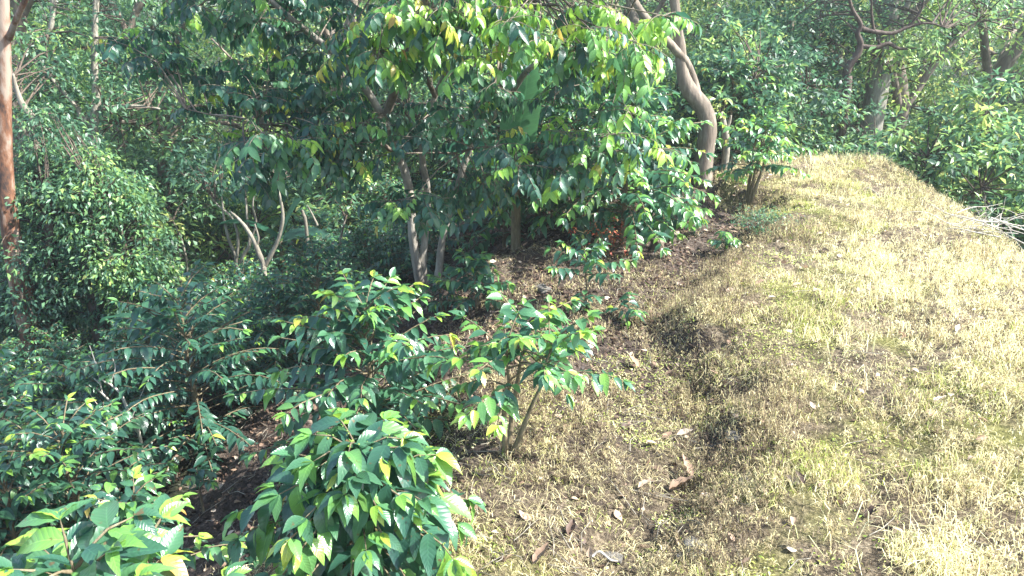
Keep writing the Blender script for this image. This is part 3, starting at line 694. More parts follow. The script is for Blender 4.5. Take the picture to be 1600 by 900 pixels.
tree_px('crooked pale grey tree with twisting bare limbs, behind the tall red trunk', 146, 300, 14.5,
    [([(146, 290), (144, 230), (150, 160), (148, 90), (150, 0), (160, -160)], [.095, .085, .075, .06, .05, .03]),
     ([(148, 200), (132, 190), (118, 165), (95, 140), (72, 110), (60, 90)], [.055, .05, .045, .035, .028, .015]),
     ([(134, 190), (150, 172), (180, 168), (215, 166), (250, 170)], [.06, .05, .04, .03, .015]),
     ([(40, 80, -.5), (70, 62, -.5), (80, 40, -.5), (83, 0, -.5), (84, -60, -.5), (110, -110, -.3), (154, -130)], [.02, .035, .04, .045, .045, .045, .04])],
    [(140, 70, -.6, (1.3, .7, .9), .22), (190, 90, .6, (1.0, .8, .8), .45), (80, 130, .5, (.8, .8, .7), .3), (150, 150, -.5, (.6, .4, .4), .25), (50, 170, -.2, (.7, .5, .6), .3), (220, 120, .8, (.8, .6, .8), .38), (120, -60, .5, (1.5, 1.2, 1.0), .2)],
    'crooked_tree', trunk_n=4, bark=M_barkpale, per=30, nspray=26, leaf=.13)
tree_px('stout bent limb rising behind the tall red trunk, pale on top', 60, 300, 12.6,
    [([(60, 260), (54, 200), (48, 180), (36, 165), (26, 140), (20, 115)], [.07, .06, .055, .05, .035, .02])],
    [(60, 200, .3, (.7, .6, .6), .15), (40, 100, .8, (.8, .7, .7), .2)], 'bent_tree', bark=M_barkpale, per=30)
# the vine-draped mound
tree_px('rounded mound of small-leaved vines smothering a dead tree on the left', 150, 480, 11.6,
    [([(150, 470), (140, 400), (150, 340), (160, 300)], [.14, .12, .10, .05]), ([(76, 510), (78, 420), (80, 340)], [.10, .09, .06]), ([(215, 500), (205, 420), (190, 360)], [.05, .04, .03])],
    [(150, 340, .2, (.95, .7, .75), .34), (110, 290, .5, (.8, .6, .6), .30), (200, 390, 0, (.65, .6, .8), .40), (215, 450, -.1, (.5, .5, .6), .36), (100, 420, .1, (.75, .6, .7), .22), (50, 310, .5, (.6, .5, .8), .28), (60, 470, .2, (.6, .5, .5), .2),
     (150, 470, .2, (.6, .5, .5), .2), (165, 290, .4, (.7, .5, .5), .42), (0, 480, .3, (.6, .5, .7), .22), (90, 230, .8, (.6, .5, .6), .3)],
    'vine_covered_tree', bark=M_barkdark, per=210, nspray=34, leaf=.095, rspray=.26, hang=.6)
# multi-stem pale saplings in the hollow
def stems_px(label, Y, stems, name='pale_stemmed_tree', blobs=(), bark=None, **kw):
    b = P(stems[0][0][0][0], stems[0][0][0][1], Y); B = Vector((b.x, b.y, tz(b.x, b.y)-.1))
    L = []
    for pts, rad in stems:
        q = [P(a, c, Y+(d[0] if d else 0))-B for a, c, *d in pts]
        if not L: q.insert(0, Vector((q[0].x*.5, q[0].y*.5, 0))); rad = [rad[0]*1.1]+rad
        L.append((q, rad))
    return broad_tree(label, B, L, [(P(a, c, Y+dy)-B, r, tn) for a, c, dy, r, tn in blobs], name=name, bark=bark or M_barkpale, trunk_n=len(L), sides=7, **kw)
stems_px('small tree forking low into a pale V of slim stems in the shaded hollow', 12.4,
    [([(372, 440), (371, 425), (368, 400), (358, 375), (350, 340), (346, 300)], [.045, .042, .03, .027, .022, .012]),
     ([(372, 428), (380, 400), (390, 380), (386, 340), (384, 310)], [.035, .03, .028, .022, .012]),
     ([(370, 405), (372, 370), (362, 340), (340, 320), (325, 300)], [.028, .024, .02, .016, .008]),
     ([(388, 382), (400, 350), (395, 320), (400, 290)], [.02, .018, .014, .008])],
    blobs=[(370, 270, .2, (.9, .7, .4), .15), (320, 250, .3, (.7, .6, .3), .08)], per=40, leaf=.12)
stems_px('slim grey tree with several rising stems between the V-forked tree and the shade tree', 11.6,
    [([(412, 424), (412, 412), (404, 395), (396, 375), (380, 350), (360, 330)], [.05, .045, .04, .035, .028, .015]),
     ([(414, 414), (425, 395), (436, 370), (442, 340), (438, 310), (430, 280)], [.035, .032, .03, .026, .02, .01]),
     ([(400, 385), (404, 372), (398, 350)], [.02, .016, .008])],
    blobs=[(430, 250, .2, (.7, .6, .35), .1)], per=40, leaf=.12)
stems_px('leaning pale trunk bare to its top in the shaded hollow', 12.2,
    [([(300, 482), (294, 462), (282, 440), (270, 418), (255, 395), (245, 380)], [.06, .055, .05, .045, .035, .02]),
     ([(295, 455), (293, 430), (290, 400), (282, 370), (270, 345)], [.022, .02, .02, .016, .008]),
     ([(276, 428), (282, 400), (278, 392)], [.02, .015, .006])], blobs=[(270, 330, .3, (.6, .5, .4), .5)], per=40, leaf=.12)
stems_px('single thin sunlit stem standing left of the shade tree trunks', 10.8,
    [([(529, 425), (529, 400), (532, 375), (536, 355), (540, 340)], [.022, .02, .02, .018, .012])], blobs=[(540, 320, 0, (.4, .3, .3), .3)], per=60, leaf=.12, name='sapling')
stems_px('short cut stem with dry twigs in the shade left of the shade tree', 12.3,
    [([(478, 352), (474, 335), (472, 328)], [.03, .028, .02]), ([(496, 352), (488, 335), (480, 320)], [.02, .015, .006])], name='cut_sapling')
stems_px('leafless dead shrub with forked grey twigs among the dark coffee bushes on the left', 6.3,
    [([(218, 680), (205, 660), (185, 640), (160, 615), (140, 598)], [.016, .014, .012, .009, .005]),
     ([(216, 675), (200, 640), (188, 615), (172, 600), (158, 590), (140, 540)], [.016, .014, .012, .01, .006, .003]),
     ([(160, 615), (155, 590), (150, 565)], [.007, .005, .003]), ([(172, 600), (180, 575), (176, 560)], [.006, .004, .002]), ([(185, 638), (160, 640), (130, 600)], [.006, .004, .002]),
     ([(205, 655), (215, 630), (228, 600)], [.006, .004, .002]), ([(156, 600), (135, 580), (126, 575)], [.005, .004, .002])],
    name='dead_shrub', cat='dead shrub', bark=M_deadwood)
# right background crooked tree
stems_px('crooked dark red-brown tree with level twisting boughs above the right-hand thicket', 15.5,
    [([(1322, 150), (1322, 128), (1326, 105), (1340, 85), (1345, 68), (1340, 52), (1345, 38), (1330, 10), (1320, -40)], [.09, .08, .075, .065, .055, .05, .045, .035, .02]),
     ([(1347, 45), (1370, 50), (1395, 52), (1420, 42), (1450, 36), (1480, 44)], [.045, .042, .038, .03, .02, .01]),
     ([(1346, 72), (1368, 74), (1388, 68), (1405, 76), (1432, 75)], [.05, .045, .04, .03, .012]),
     ([(1366, 50), (1362, 20), (1362, -20)], [.03, .022, .012]), ([(1420, 42), (1440, 15), (1445, -20)], [.025, .02, .01]), ([(1376, 70), (1370, 60)], [.03, .01])],
    blobs=[(1290, 40, 1.2, (1.2, 1., .7), .1), (1340, 10, 1.6, (1.2, 1., .5), .3), (1480, 20, 1.0, (1.2, .8, .5), .4), (1420, -50, 1., (1.6, 1.2, .8), .3)],
    name='crooked_tree', bark=bark_mat('red_brown_bark', (.02, .014, .011), (.055, .036, .026), (.13, .10, .08), 6, 4), per=18)
stems_px('thick pale buttressed trunk behind the crooked red-brown tree', 17.5,
    [([(1372, 130), (1376, 90), (1388, 40), (1394, -20), (1400, -200)], [.24, .20, .17, .16, .14]),
     ([(1382, 122), (1392, 80), (1405, 40), (1420, 0)], [.10, .09, .08, .06])],
    blobs=[(1400, -250, 0, (2, 2, 1.2), .25), (1430, 80, -1.2, (.7, .5, .5), .45), (1360, 120, -1.3, (.6, .5, .4), .35), (1480, 60, -1, (.8, .5, .7), .55), (1385, 50, -.9, (.5, .4, .5), .4), (1395, 110, -1.6, (.5, .5, .4), .5)], name='pale_trunked_tree', bark=bark_mat('chalky_bark', (.07, .07, .05), (.17, .16, .13), (.30, .29, .24), 6, 3), per=12)
stems_px('slim pale trunk standing left of the crooked red-brown tree', 17.0, [([(1315, 130), (1312, 100), (1308, 70)], [.10, .09, .08]), ], blobs=[(1300, 40, 0, (.8, .8, .6), .3)], name='pale_trunked_tree', per=20)
# short sprouting stump by the curved trunk
stems_px('pruned stump with a tuft of fresh sprouts, just right of the curved trunk', Yc+.2,
    [([(1135, 230), (1132, 200), (1128, 182), (1126, 176)], [.06, .05, .045, .03]), ([(1134, 205), (1140, 190), (1142, 180)], [.03, .025, .015])],
    blobs=[(1130, 165, 0, (.12, .12, .16), .65)], per=400, nspray=14, rspray=.09, leaf=.07, name='sprouting_stump', cat='stump', tips_tw=.006)

# ------------------------------------------------------------ banana plants
def banana_leaf(mb, p, d, L, W, droop, roll=0.0, tone=.3):
    d = Vector(d).normalized(); n = 14; q = Vector(p); V = []; U = []
    for i in range(n+1):
        t = i/n
        side = d.cross(Vector((0, 0, 1))).normalized(); side = Matrix.Rotation(roll, 3, d) @ side
        up = side.cross(d).normalized()
        hw = W/2*(min(1, t*6))**.6*(1-max(0, (t-.55)/.45)**2.2)
        tear = 1-.12*(i % 3 == 0)
        V += [q-side*hw*tear+up*hw*.28, q, q+side*hw+up*hw*.28]; U += [(t*2, -1), (t*2, 0), (t*2, 1)]
        d = d.copy(); d.z -= droop/n; d.normalize(); q = q+d*L/n
    Q = []
    for i in range(n):
        a = 3*i; Q += [(a, a+3, a+4, a+1), (a+1, a+4, a+5, a+2)]
    mb.add(np.array([tuple(v) for v in V]), Q, None, U, tone)
def banana(label, loc, H, leaves, stemr=.07):
    root = thing('banana_plant', label, 'banana plant', loc)
    mb = MB(); tube(mb, [(0, 0, -.1), (0, 0, H*.5), (0, 0, H)], [stemr, stemr*.8, stemr*.4], 9, .03); mb.build('stem', M_twig, root)
    for (d, L, W, dr, roll, tn) in leaves:
        q = MB(); banana_leaf(q, (0, 0, H*.97), d, L, W, dr, roll, tn); q.build('leaf', M_banana, root)
bp = P(806, 238, 9.3); bz = tz(bp.x, bp.y)
banana('banana plant with one broad upright pale green leaf showing through the shade tree crown', (bp.x, bp.y, bz), bp.z-bz,
       [((.14, 0, 1), 1.15, .46, .12, PI/2-.3, .38), ((-.9, .1, .55), 1.0, .4, 1.2, .5, .2), ((.7, .6, .4), 1.0, .4, 1.3, 0, .2), ((-.2, -.9, .3), .8, .36, 1.4, .2, .3), ((-.5, .6, .5), 1.0, .4, 1.0, .4, .2)])
bp = P(225, 500, 10.2)
banana('low banana plant with two pale leaves poking out below the vine mound', (bp.x, bp.y, bp.z-.9), .85,
       [((.75, -.1, .9), .75, .26, 1.2, .9, .3), ((.5, -.6, .2), .6, .2, .5, 0, .5), ((-.8, .2, .5), .8, .26, 1.2, .2, .2), ((-.1, .8, .6), .8, .26, 1.2, .2, .2)], .05)
bp = P(440, 390, 12.6)
banana('shaded banana plant deep in the hollow behind the slim grey tree', (bp.x, bp.y, tz(bp.x, bp.y)), 1.0,
       [((.4, -.3, 1), 1.1, .36, .7, .8, .1), ((-.6, -.2, .8), 1.1, .36, 1.2, .4, .1), ((.9, .2, .6), 1., .34, 1.3, .2, .1)])

# ------------------------------------------------------------ grass and litter
def blades(mb, X, Y, Lh, wd, lean, tone, dz=0):
    n = len(X); Z = terrain(X, Y)-.004+dz; a = rng.random(n)*2*PI; b = rng.random(n)*2*PI
    dx = np.cos(a)*lean; dy = np.sin(a)*lean; wx = np.cos(b)*wd/2; wy = np.sin(b)*wd/2
    B = np.stack([X, Y, Z], -1); Wv = np.stack([wx, wy, np.zeros(n)], -1)
    m = B+np.stack([dx*.35*Lh, dy*.35*Lh, .55*Lh*np.sqrt(np.maximum(1-lean**2*.3, .2))], -1)
    t = B+np.stack([dx*Lh*1.0, dy*Lh*1.0, Lh*np.maximum(.95-lean*.75, .05)], -1)
    V = np.stack([B-Wv, B+Wv, m+Wv*.8, m-Wv*.8, t], 1).reshape(-1, 3)
    o = (np.arange(n)*5)[:, None]
    mb.add(V, o+np.array([0, 1, 2, 3]), o+np.array([3, 2, 4]), None, np.repeat(tone, 5))
def scatter(n, x0, x1, y0, y1, mask):
    X = rng.uniform(x0, x1, n); Y = rng.uniform(y0, y1, n); k = mask(X, Y) > rng.random(n); return X[k], Y[k]
def inview(X, Y, m=1.0): return (np.abs(X) < Y*.72+m)
def plat(X, Y):
    u = edge_x(Y)-X
    return (1-sstep(-.05, .55, u))*(X < 6.9)*(Y < 14.2)
# branching dead herbs
def herbs(N, mask, x0, x1, y0, y1, h0, h1, t0, t1):
    X, Y = scatter(N, x0, x1, y0, y1, mask); n = len(X); k = 13
    h = rng.uniform(h0, h1, n); a = rng.random(n)*6.28; sl = rng.uniform(0, .5, n); tn = rng.uniform(t0, t1, n)
    blades(mb, X, Y, h, np.full(n, .0035), sl, tn)
    f = rng.uniform(.2, 1, (n, k)); hx = (h[:, None]*f)
    XX_ = X[:, None]+rng.normal(size=(n, k))*hx*.22; YY_ = Y[:, None]+rng.normal(size=(n, k))*hx*.22
    m = n*k; blades(mb, XX_.ravel(), YY_.ravel(), rng.uniform(.015, .05, m), rng.uniform(.003, .007, m), rng.uniform(.3, 1.2, m), np.clip(np.repeat(tn, k)+rng.normal(size=m)*.08, .05, .74), (hx*.8).ravel())
# plateau grass
X, Y = scatter(620000, -.5, 7, 1.6, 14.2, lambda x, y: plat(x, y)*inview(x, y)*np.clip(5.2/(y+1.2), .25, 1)*(.03+.97*sstep(.36, .68, .5*vnoise(x, y, .13, 21)+.5*vnoise(x, y, .4, 26))))
n = len(X); cl = vnoise(X, Y, .55, 22); cl2 = vnoise(X, Y, 1.4, 23)
tone = np.clip(.28+.40*rng.random(n)+.34*(vnoise(X, Y, .35, 24)-.4)+.25*(vnoise(X, Y, 1.1, 27)-.4), .12, .74)
gr = rng.random(n) < (.07+.34*sstep(.58, .8, cl)+.15*(1-sstep(0, 1.4, X-edge_x(Y))))
tone = np.where(gr, rng.uniform(.76, .92, n), tone)
brn = rng.random(n) < .5*sstep(.45, .7, cl2)*sstep(3.5, 8, Y)+.14; tone = np.where(brn & ~gr, rng.uniform(.15, .38, n), tone)
Lh = rng.uniform(.03, .13, n)*(.45+1.3*sstep(.3, .8, vnoise(X, Y, .28, 25)))*(.7+.3*sstep(0, 1.5, X-edge_x(Y)))
wd = rng.uniform(.0025, .0055, n)*(.8+.06*Y)
mb = MB(); blades(mb, X, Y, Lh, wd, rng.random(n)**.6*1.25, tone)
# long seeding stems
X, Y = scatter(60000, 0, 7, 1.6, 13.5, lambda x, y: plat(x, y)*inview(x, y)*sstep(.2, 2.0, x-edge_x(y))*sstep(.45, .8, .5*vnoise(x, y, .2, 28)+.5*vnoise(x, y, .9, 29)))
n = len(X); blades(mb, X, Y, rng.uniform(.10, .30, n), rng.uniform(.003, .0055, n), rng.random(n)**.7*1.15, rng.uniform(.5, .78, n))
herbs(14000, lambda x, y: inview(x, y)*plat(x, y)*sstep(.8, 2, x-edge_x(y))*np.clip(4/y, .2, 1), 0, 6.8, 2, 10, .08, .2, .42, .74)
mb.build('dry_grass', M_straw, kind='stuff', label='short dry straw-coloured grass covering the ridge')
print('grass verts', mb.n)
# terrace grass, thinner and browner
mb = MB()
def terr(X, Y): u = edge_x(Y)-X; return (sstep(-.1, .2, u))*(1-sstep(2.2, 4.2, u))*(Y < 12.5)
X, Y = scatter(170000, -3, 3.5, 1.8, 12.5, lambda x, y: terr(x, y)*inview(x, y)*sstep(.38, .72, vnoise(x, y, .3, 31))*np.where(y < 6.0, 1, .35)*np.clip(6/(y+1), .2, 1))
n = len(X); tone = np.clip(rng.uniform(.05, .60, n), 0, 1); gm = rng.random(n) < .35*sstep(.5, .75, vnoise(X, Y, .6, 33)); tone = np.where(gm, rng.uniform(.76, .95, n), tone)
blades(mb, X, Y, rng.uniform(.02, .10, n), rng.uniform(.0025, .005, n)*(.8+.06*Y), rng.random(n)**.5*1.25, tone)
# brown weeds at the ditch edge
X, Y = scatter(60000, -.2, 3.5, 2.2, 9.0, lambda x, y: np.exp(-((edge_x(y)-x-.15)/.45)**2)*sstep(.45, .75, vnoise(x, y, .5, 35))*.8)
n = len(X); blades(mb, X, Y, rng.uniform(.06, .2, n), rng.uniform(.003, .005, n), rng.random(n)*.8, rng.uniform(.15, .55, n))
# fine thatch lying flat
X, Y = scatter(150000, -2.6, 3.5, 1.8, 9, lambda x, y: inview(x, y)*(edge_x(y)-x > -.2)*(edge_x(y)-x < 2.9)*np.clip(5/(y+.5), .2, 1)*np.where(y < 5.6, 1, .45)*(.12+.88*sstep(.42, .68, .6*vnoise(x, y, .22, 37)+.4*vnoise(x, y, .8, 36))))
n = len(X); blades(mb, X, Y, rng.uniform(.03, .10, n), rng.uniform(.002, .0045, n), rng.uniform(1.2, 1.32, n), np.clip(rng.uniform(.2, .72, n), 0, 1), rng.random(n)*.012)
herbs(9000, lambda x, y: inview(x, y)*(edge_x(y)-x > -.3)*(edge_x(y)-x < 2.4)*np.where(y < 5.4, 1, .3)*sstep(.4, .62, vnoise(x, y, .55, 38)), -2, 3.2, 2, 9, .05, .19, .12, .55)
herbs(9000, lambda x, y: inview(x, y)*np.exp(-((edge_x(y)-x+.02)/.3)**2)*(.25+.75*sstep(.4, .6, vnoise(x, y, .3, 40)))*np.clip(7/(y+1), 0, 1), -.5, 3.2, 2, 9, .05, .2, .08, .5)
herbs(9000, lambda x, y: inview(x, y)*plat(x, y)*sstep(.45, .65, vnoise(x, y, .8, 39)), 0, 6.8, 2, 13, .05, .16, .15, .62)
mb.build('withered_weeds', M_straw, kind='stuff', label='brown withered weeds and thin grass between the ditch and the coffee')
# moss and creeping herb
def herb(mb, X, Y, s0, s1, t0, t1, temps=DIA, flat=.35, lift=.01):
    n = len(X); Z = terrain(X, Y)+lift*rng.random(n)
    a = rng.random(n)*2*PI; d = np.stack([np.cos(a), np.sin(a), rng.uniform(-.15, .5, n)], -1)
    u = np.array([0, 0, 1.])+rng.normal(size=(n, 3))*flat
    lv = Leaves(); lv.addn(np.stack([X, Y, Z], -1), d, u, rng.uniform(s0, s1, n), rng.uniform(t0, t1, n)); p, M, t = lv.arr(); bake(mb, p, M, t, temps)
mb = MB()
X, Y = scatter(110000, -.5, 5, 1.8, 11, lambda x, y: inview(x, y)*np.exp(-((x-edge_x(y)-.25)/.55)**2)*sstep(.48, .68, vnoise(x, y, .42, 41))*np.clip(5/y, .2, 1))
herb(mb, X, Y, .012, .03, .76, .93, lift=.02)
X, Y = scatter(50000, -2, 2.5, 1.8, 6.5, lambda x, y: inview(x, y)*terr(x, y)*sstep(.6, .75, vnoise(x, y, .38, 42)))
herb(mb, X, Y, .012, .028, .72, .95, lift=.015)
mb.build('mossy_herbs', M_straw, kind='stuff', label='yellow-green moss and creeping herbs along the ledge')
# fallen leaves
mb = MB()
LIT = [leaf_template(4, .26, .5, -.2), leaf_template(4, .3, -.4, .3), leaf_template(4, .22, .9, .1), leaf_template(4, .3, .2, .5)]
X, Y = scatter(90000, -4.5, 3, 1.8, 13, lambda x, y: inview(x, y)*(edge_x(y)-x > .1)*np.clip(6/y, .3, 1)*(.25+.75*sstep(.3, .7, vnoise(x, y, .4, 51)))*np.where(y > 6, 1, .6))
k = Y+.5*(vnoise(X, Y, .6, 52)-.5) > 5.2; k |= rng.random(len(X)) < .22; X, Y = X[k], Y[k]; herb(mb, X, Y, .02, .065, 0, .62, LIT, .6, .012)
X, Y = scatter(1300, -3, 5.5, 1.8, 12, lambda x, y: inview(x, y)); herb(mb, X, Y, .04, .09, .6, 1.0, LIT, .6, .03)
mb.build('leaf_litter', M_litter, kind='stuff', label='brown fallen leaves under the coffee bushes')
# twigs
mb = MB()
for _ in range(1500):
    y = rnd.uniform(2.2, 12); x = rnd.uniform(-.7*y, .72*y)
    if x > 6 or x < -3.5: continue
    if x > float(edge_x(y)) and rnd.random() < .8: continue
    a = rnd.random()*PI; L = rnd.uniform(.05, .35); pts = []
    for k in range(4):
        q = (k/3-.5)*L; xx = x+math.cos(a)*q+rnd.uniform(-.02, .02); yy = y+math.sin(a)*q+rnd.uniform(-.02, .02); pts.append((xx, yy, tz(xx, yy)+.012+rnd.random()*.02))
    tube(mb, pts, [.0035, .003, .0025, .0015], 4, 0, k=1)
mb.build('fallen_twigs', M_barkpale, kind='stuff', label='small dry twigs scattered over the litter')

# countable fallen things
def curled(px, py, L, tone, label, a=0.0, name='dead_leaf', W=.3, lift=.02):
    p = G(px, py); mb = MB(); V, Q_, T_, U = leaf_template(10, W*.85, .9, -.45, .05, a*3); mb.add(V*L, Q_, T_, U, tone)
    o = mb.build(name, M_litter); o.location = p+Vector((-L*.5*math.cos(a), -L*.5*math.sin(a), lift)); o.rotation_euler = (rnd.uniform(-.3, .3), rnd.uniform(-.2, .1), a)
    tag(o, label, 'dead leaf')
curled(1062, 775, .15, .66, 'large curled tan dead leaf lying right of the ditch bottom, with an upturned stalk', .2, W=.34, lift=.04)
curled(1072, 748, .16, .72, 'narrow upright curl of dead leaf behind the large tan one', 1.8, W=.2, lift=.06)
curled(1006, 768, .09, .80, 'pale pinkish dead leaf just left of the large curled tan leaf', .4)
curled(846, 880, .12, .60, 'rust-brown folded dead leaf near the bottom edge right of the big bush', .7)
curled(892, 838, .10, .35, 'dark brown dead leaf above the rust-brown one', 1.2)
curled(1068, 684, .10, .9, 'bleached flat dead leaf on the dry terrace beside the ditch', .1)
curled(312, 880, .09, .93, 'cream dead leaf on the bare ground left of the big bush', .5)
curled(1362, 812, .10, .30, 'dark folded dead leaf in the dry grass at lower right', .3)
curled(1250, 757, .08, .28, 'small dark brown dead leaf in the grass beside the ledge', 1.9)
curled(1466, 632, .09, 1.0, 'white dead leaf in the middle of the dry grass', .2)
curled(1494, 520, .08, .98, 'small bleached leaf scrap in the upper dry grass', .9)
curled(736, 800, .11, .62, 'brown dead leaf at the right foot of the big bush', 2.2)
curled(990, 575, .12, .75, 'tan dead leaf in the litter at the end of the shaded ditch', 2.2)
def stone(px, py, s, label, sq=.6):
    import bmesh
    p = G(px, py); bm = bmesh.new(); bmesh.ops.create_icosphere(bm, subdivisions=3, radius=1)
    sd_ = rnd.random()*50
    for v in bm.verts:
        c = v.co; k = 1+.22*math.sin(c.x*3.1+sd_)*math.cos(c.y*2.7+sd_)+.14*math.sin(c.z*5+c.x*4+sd_)+.05*math.sin(c.y*13+sd_*2); v.co = c*k; v.co.z = max(v.co.z, -.5)
    me = bpy.data.meshes.new('stone'); bm.to_mesh(me); bm.free(); me.materials.append(M_stone)
    o = link('stone', me); o.location = p+Vector((0, 0, s*sq*.25)); o.scale = (s, s*.8, s*sq); o.rotation_euler.z = rnd.random()*3; tag(o, label, 'stone')
stone(1166, 762, .055, 'pale angular stone on the ledge right of the large curled leaf', .9)
stone(1086, 858, .07, 'flat grey stone half sunk in the ditch near the bottom edge', .5)
stone(960, 872, .05, 'whitish stone flush with the litter near the bottom edge', .3)
stone(1146, 690, .06, 'light stone at the lip of the ditch below the bleached leaf', .7)
stone(848, 455, .09, 'grey boulder lying in the reddish litter bank', .55)
def stump(px, py, r, h, label):
    p = G(px, py); root = thing('tree_stump', label, 'stump', p)
    mb = MB(); tube(mb, [(0, 0, -.1), (0, 0, h*.4), (.01, 0, h)], [r*1.6, r*1.15, r], 12, .3, k=3); mb.build('bark', M_barkdark, root)
    mb = MB(); tube(mb, [(.01, 0, h-.02), (.01, 0, h+.008)], [r*.93, r*.9], 12, .03, k=1, smooth=False); mb.build('cut_face', M_bark, root)
stump(1049, 378, .09, .12, 'low mossy stump on the bank right of the hanging coffee tree')
stump(1026, 392, .07, .13, 'darker short stump touching the left of the mossy one')
# rusty dried fern-like weed
root = thing('rusty_weed', 'rust-red withered weed beneath the hanging coffee tree', 'weed', G(948, 400))
mb = MB(); lv = Leaves()
for i in range(14):
    a = rnd.random()*6.28; q = Vector((math.cos(a)*rnd.uniform(.1, .45), math.sin(a)*.25, rnd.uniform(.12, .42))); tube(mb, [(0, 0, 0), q*.6+Vector((0, 0, .08)), q], [.004, .003, .002], 4, 0, k=2)
    spray(lv, q, .08, 16, .045, .4, .3)
mb.build('stems', M_twig, root); p, M, t = lv.arr(); q = MB(); bake(q, p, M, t, DIA); q.build('leaves', M_rust, root, kind='stuff')
# bleached brush pile at the right edge
pb_ = ground_at(5.2, 8.55)
root = thing('brush_pile', 'heap of bleached bare branches on the crest at the right edge', 'brush pile', pb_)
for i in range(24):
    a = rnd.uniform(0, PI); L = rnd.uniform(.3, 1.0); c = Vector((rnd.uniform(-.35, .5), rnd.uniform(-.35, .45), rnd.uniform(.03, .26)))
    d = Vector((math.cos(a), math.sin(a)*.6, rnd.uniform(-.15, .3))).normalized(); mb = MB(); r = rnd.uniform(.003, .010)
    pts = [c-d*L/2, c-d*L*.15+rv(.05), c+d*L*.2+rv(.05), c+d*L/2]; tube(mb, pts, [r, r*.85, r*.6, r*.25], 5, .05, k=3)
    if rnd.random() < .6: tube(mb, [pts[2], pts[2]+d*L*.2+rv(.12), pts[2]+d*L*.35+rv(.2)], [r*.5, r*.4, r*.15], 4, 0, k=2)
    mb.build('branch', M_deadwood, root)
for (px, py, px2, py2, label) in ((1355, 295, 1385, 320, 'weathered stick lying across the top of the dry ridge'), (925, 872, 965, 884, 'short straight stick in front of the whitish stone')):
    a = G(px, py); b = G(px2, py2); mb = MB(); tube(mb, [(0, 0, .01), tuple((b-a)*.3+Vector((0, .02, .035))), tuple((b-a)*.7+Vector((0, -.02, .03))), tuple(b-a+Vector((0, 0, .02)))], [.009, .008, .006, .003], 6, .15, k=4)
    o = mb.build('fallen_stick', M_deadwood); o.location = a; tag(o, label, 'stick')
# small grey-green tuft on the ridge
root = thing('grey_tuft', 'low grey-green wiry bush on the dry ridge beyond the lone seedling', 'low bush', G(1195, 362))
mb = MB(); lv = Leaves()
for i in range(40):
    a = rnd.random()*6.28; r = rnd.uniform(.05, .42); q = Vector((math.cos(a)*r, math.sin(a)*r*.8, rnd.uniform(.05, .26)*(1.1-r))); tube(mb, [(0, 0, 0), q*.5+Vector((0, 0, .05)), q], [.004, .003, .0015], 3, 0, k=1)
    spray(lv, q, .1, 24, .035, .25, .15)
mb.build('stems', M_twig, root); p, M, t = lv.arr(); q = MB(); bake(q, p, M, t, DIA); q.build('leaves', M_forest, root, kind='stuff')
# thin morning haze, one closed box round everything
import bmesh as _b
bm = _b.new(); _b.ops.create_cube(bm, size=1.0); me = bpy.data.meshes.new('haze'); bm.to_mesh(me); bm.free()
hz = link('haze', me, kind='stuff'); hz.scale = (210, 150, 42); hz.location = (0, 45, 8)
m = bpy.data.materials.new('haze'); m.use_nodes = True; m.node_tree.nodes.clear()
pv = m.node_tree.nodes.new('ShaderNodeVolumePrincipled'); pv.inputs['Density'].default_value = HAZE; pv.inputs['Color'].default_value = (.90, .96, 1, 1); pv.inputs['Anisotropy'].default_value = .2
mo = m.node_tree.nodes.new('ShaderNodeOutputMaterial'); m.node_tree.links.new(pv.outputs[0], mo.inputs['Volume']); me.materials.append(m)
ORD = ['nearest', 'second', 'third', 'fourth', 'fifth', 'sixth', 'seventh', 'eighth', 'ninth', 'tenth', 'eleventh', 'twelfth', 'thirteenth', 'fourteenth', 'fifteenth', 'sixteenth', 'seventeenth', 'eighteenth', 'nineteenth', 'twentieth']
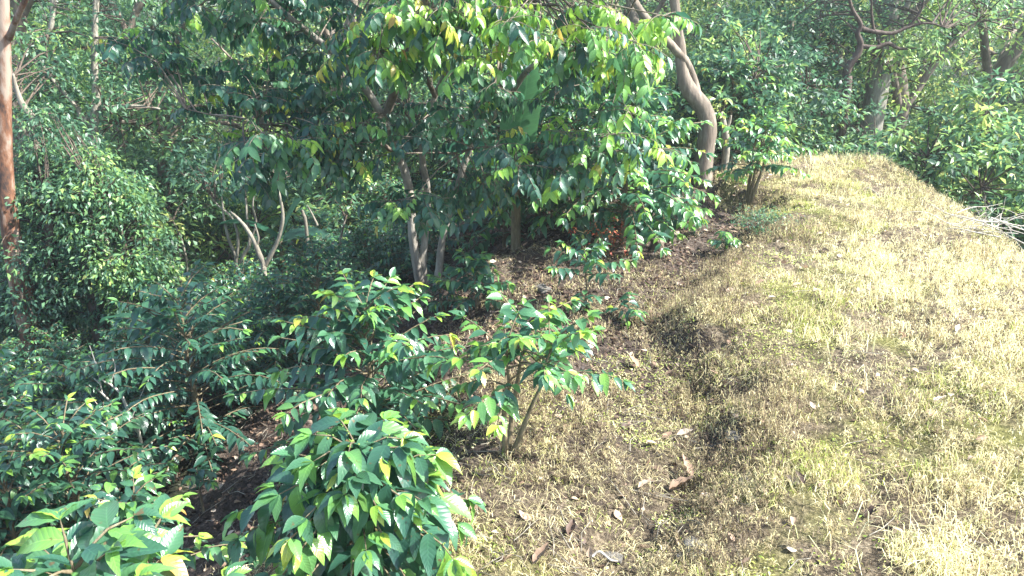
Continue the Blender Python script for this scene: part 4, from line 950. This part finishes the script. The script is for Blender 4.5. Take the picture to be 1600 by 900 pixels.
def relabel(group, adj, noun, marks):
    b = {}
    for o in bpy.data.objects:
        if o.get('group') != group or o.parent: continue
        l = o.location; cz = l.y*math.cos(PITCH)-(l.z-CAMZ)*math.sin(PITCH); px = 800+l.x/cz*FPX
        m = min(marks, key=lambda q: abs(q[0]-px)); side = 'left' if px < m[0] else 'right'
        b.setdefault((adj(o), side, m[1]), []).append((l.y, o))
    for (ad, side, mk), L in b.items():
        L.sort(key=lambda t: t[0])
        for i, (_, o) in enumerate(L):
            o['label'] = f'{ORD[i] if i < len(ORD) else "one of the farthest"} {ad} {noun} going back to the {side} of the {mk}'
def by_mesh(names):
    ref = {}
    def f(o):
        k = [c.data.name for c in o.children if c.name.startswith(('leaves', 'crown'))][0]
        return names[ref.setdefault(k, len(ref)) % len(names)]
    return f
relabel('coffee bushes massed in the hollow', lambda o: 'tall dark' if o.scale.x > .85 else 'low shaded', 'coffee bush', [(60, 'vine mound'), (295, 'leaning pale trunk'), (372, 'V-forked tree'), (530, 'thin sunlit stem'), (665, 'three grey trunks')])
BM = [(15, 'tall red trunk'), (146, 'crooked grey tree'), (372, 'V-forked tree'), (660, 'three grey trunks'), (1095, 'curved trunk'), (1330, 'crooked red-brown tree'), (1560, 'brush pile')]
adT = {o.children[-1].data.name: n for o, n in zip(protoT, ('grey-green', 'light green', 'dark green', 'yellow-green'))}
adS = {o.children[-1].data.name: n for o, n in zip(protoS, ('mid green', 'dark green', 'pale green'))}
adR = {o.children[-1].data.name: n for o, n in zip(protoR, ('dark glossy', 'bright glossy'))}
relabel(LF, lambda o: adT[[c.data.name for c in o.children if c.data.name in adT][0]], 'woodland tree', BM)
relabel(LS, lambda o: adS[[c.data.name for c in o.children if c.data.name in adS][0]], 'shrub', BM)
relabel(LR, lambda o: adR[[c.data.name for c in o.children if c.data.name in adR][0]], 'tall shrub', BM)
print('ZR', ZZ.min(), ZZ.max())
print('objects', len(bpy.data.objects), 'tris', sum(len(m.loops)-2*len(m.polygons) for m in bpy.data.meshes))
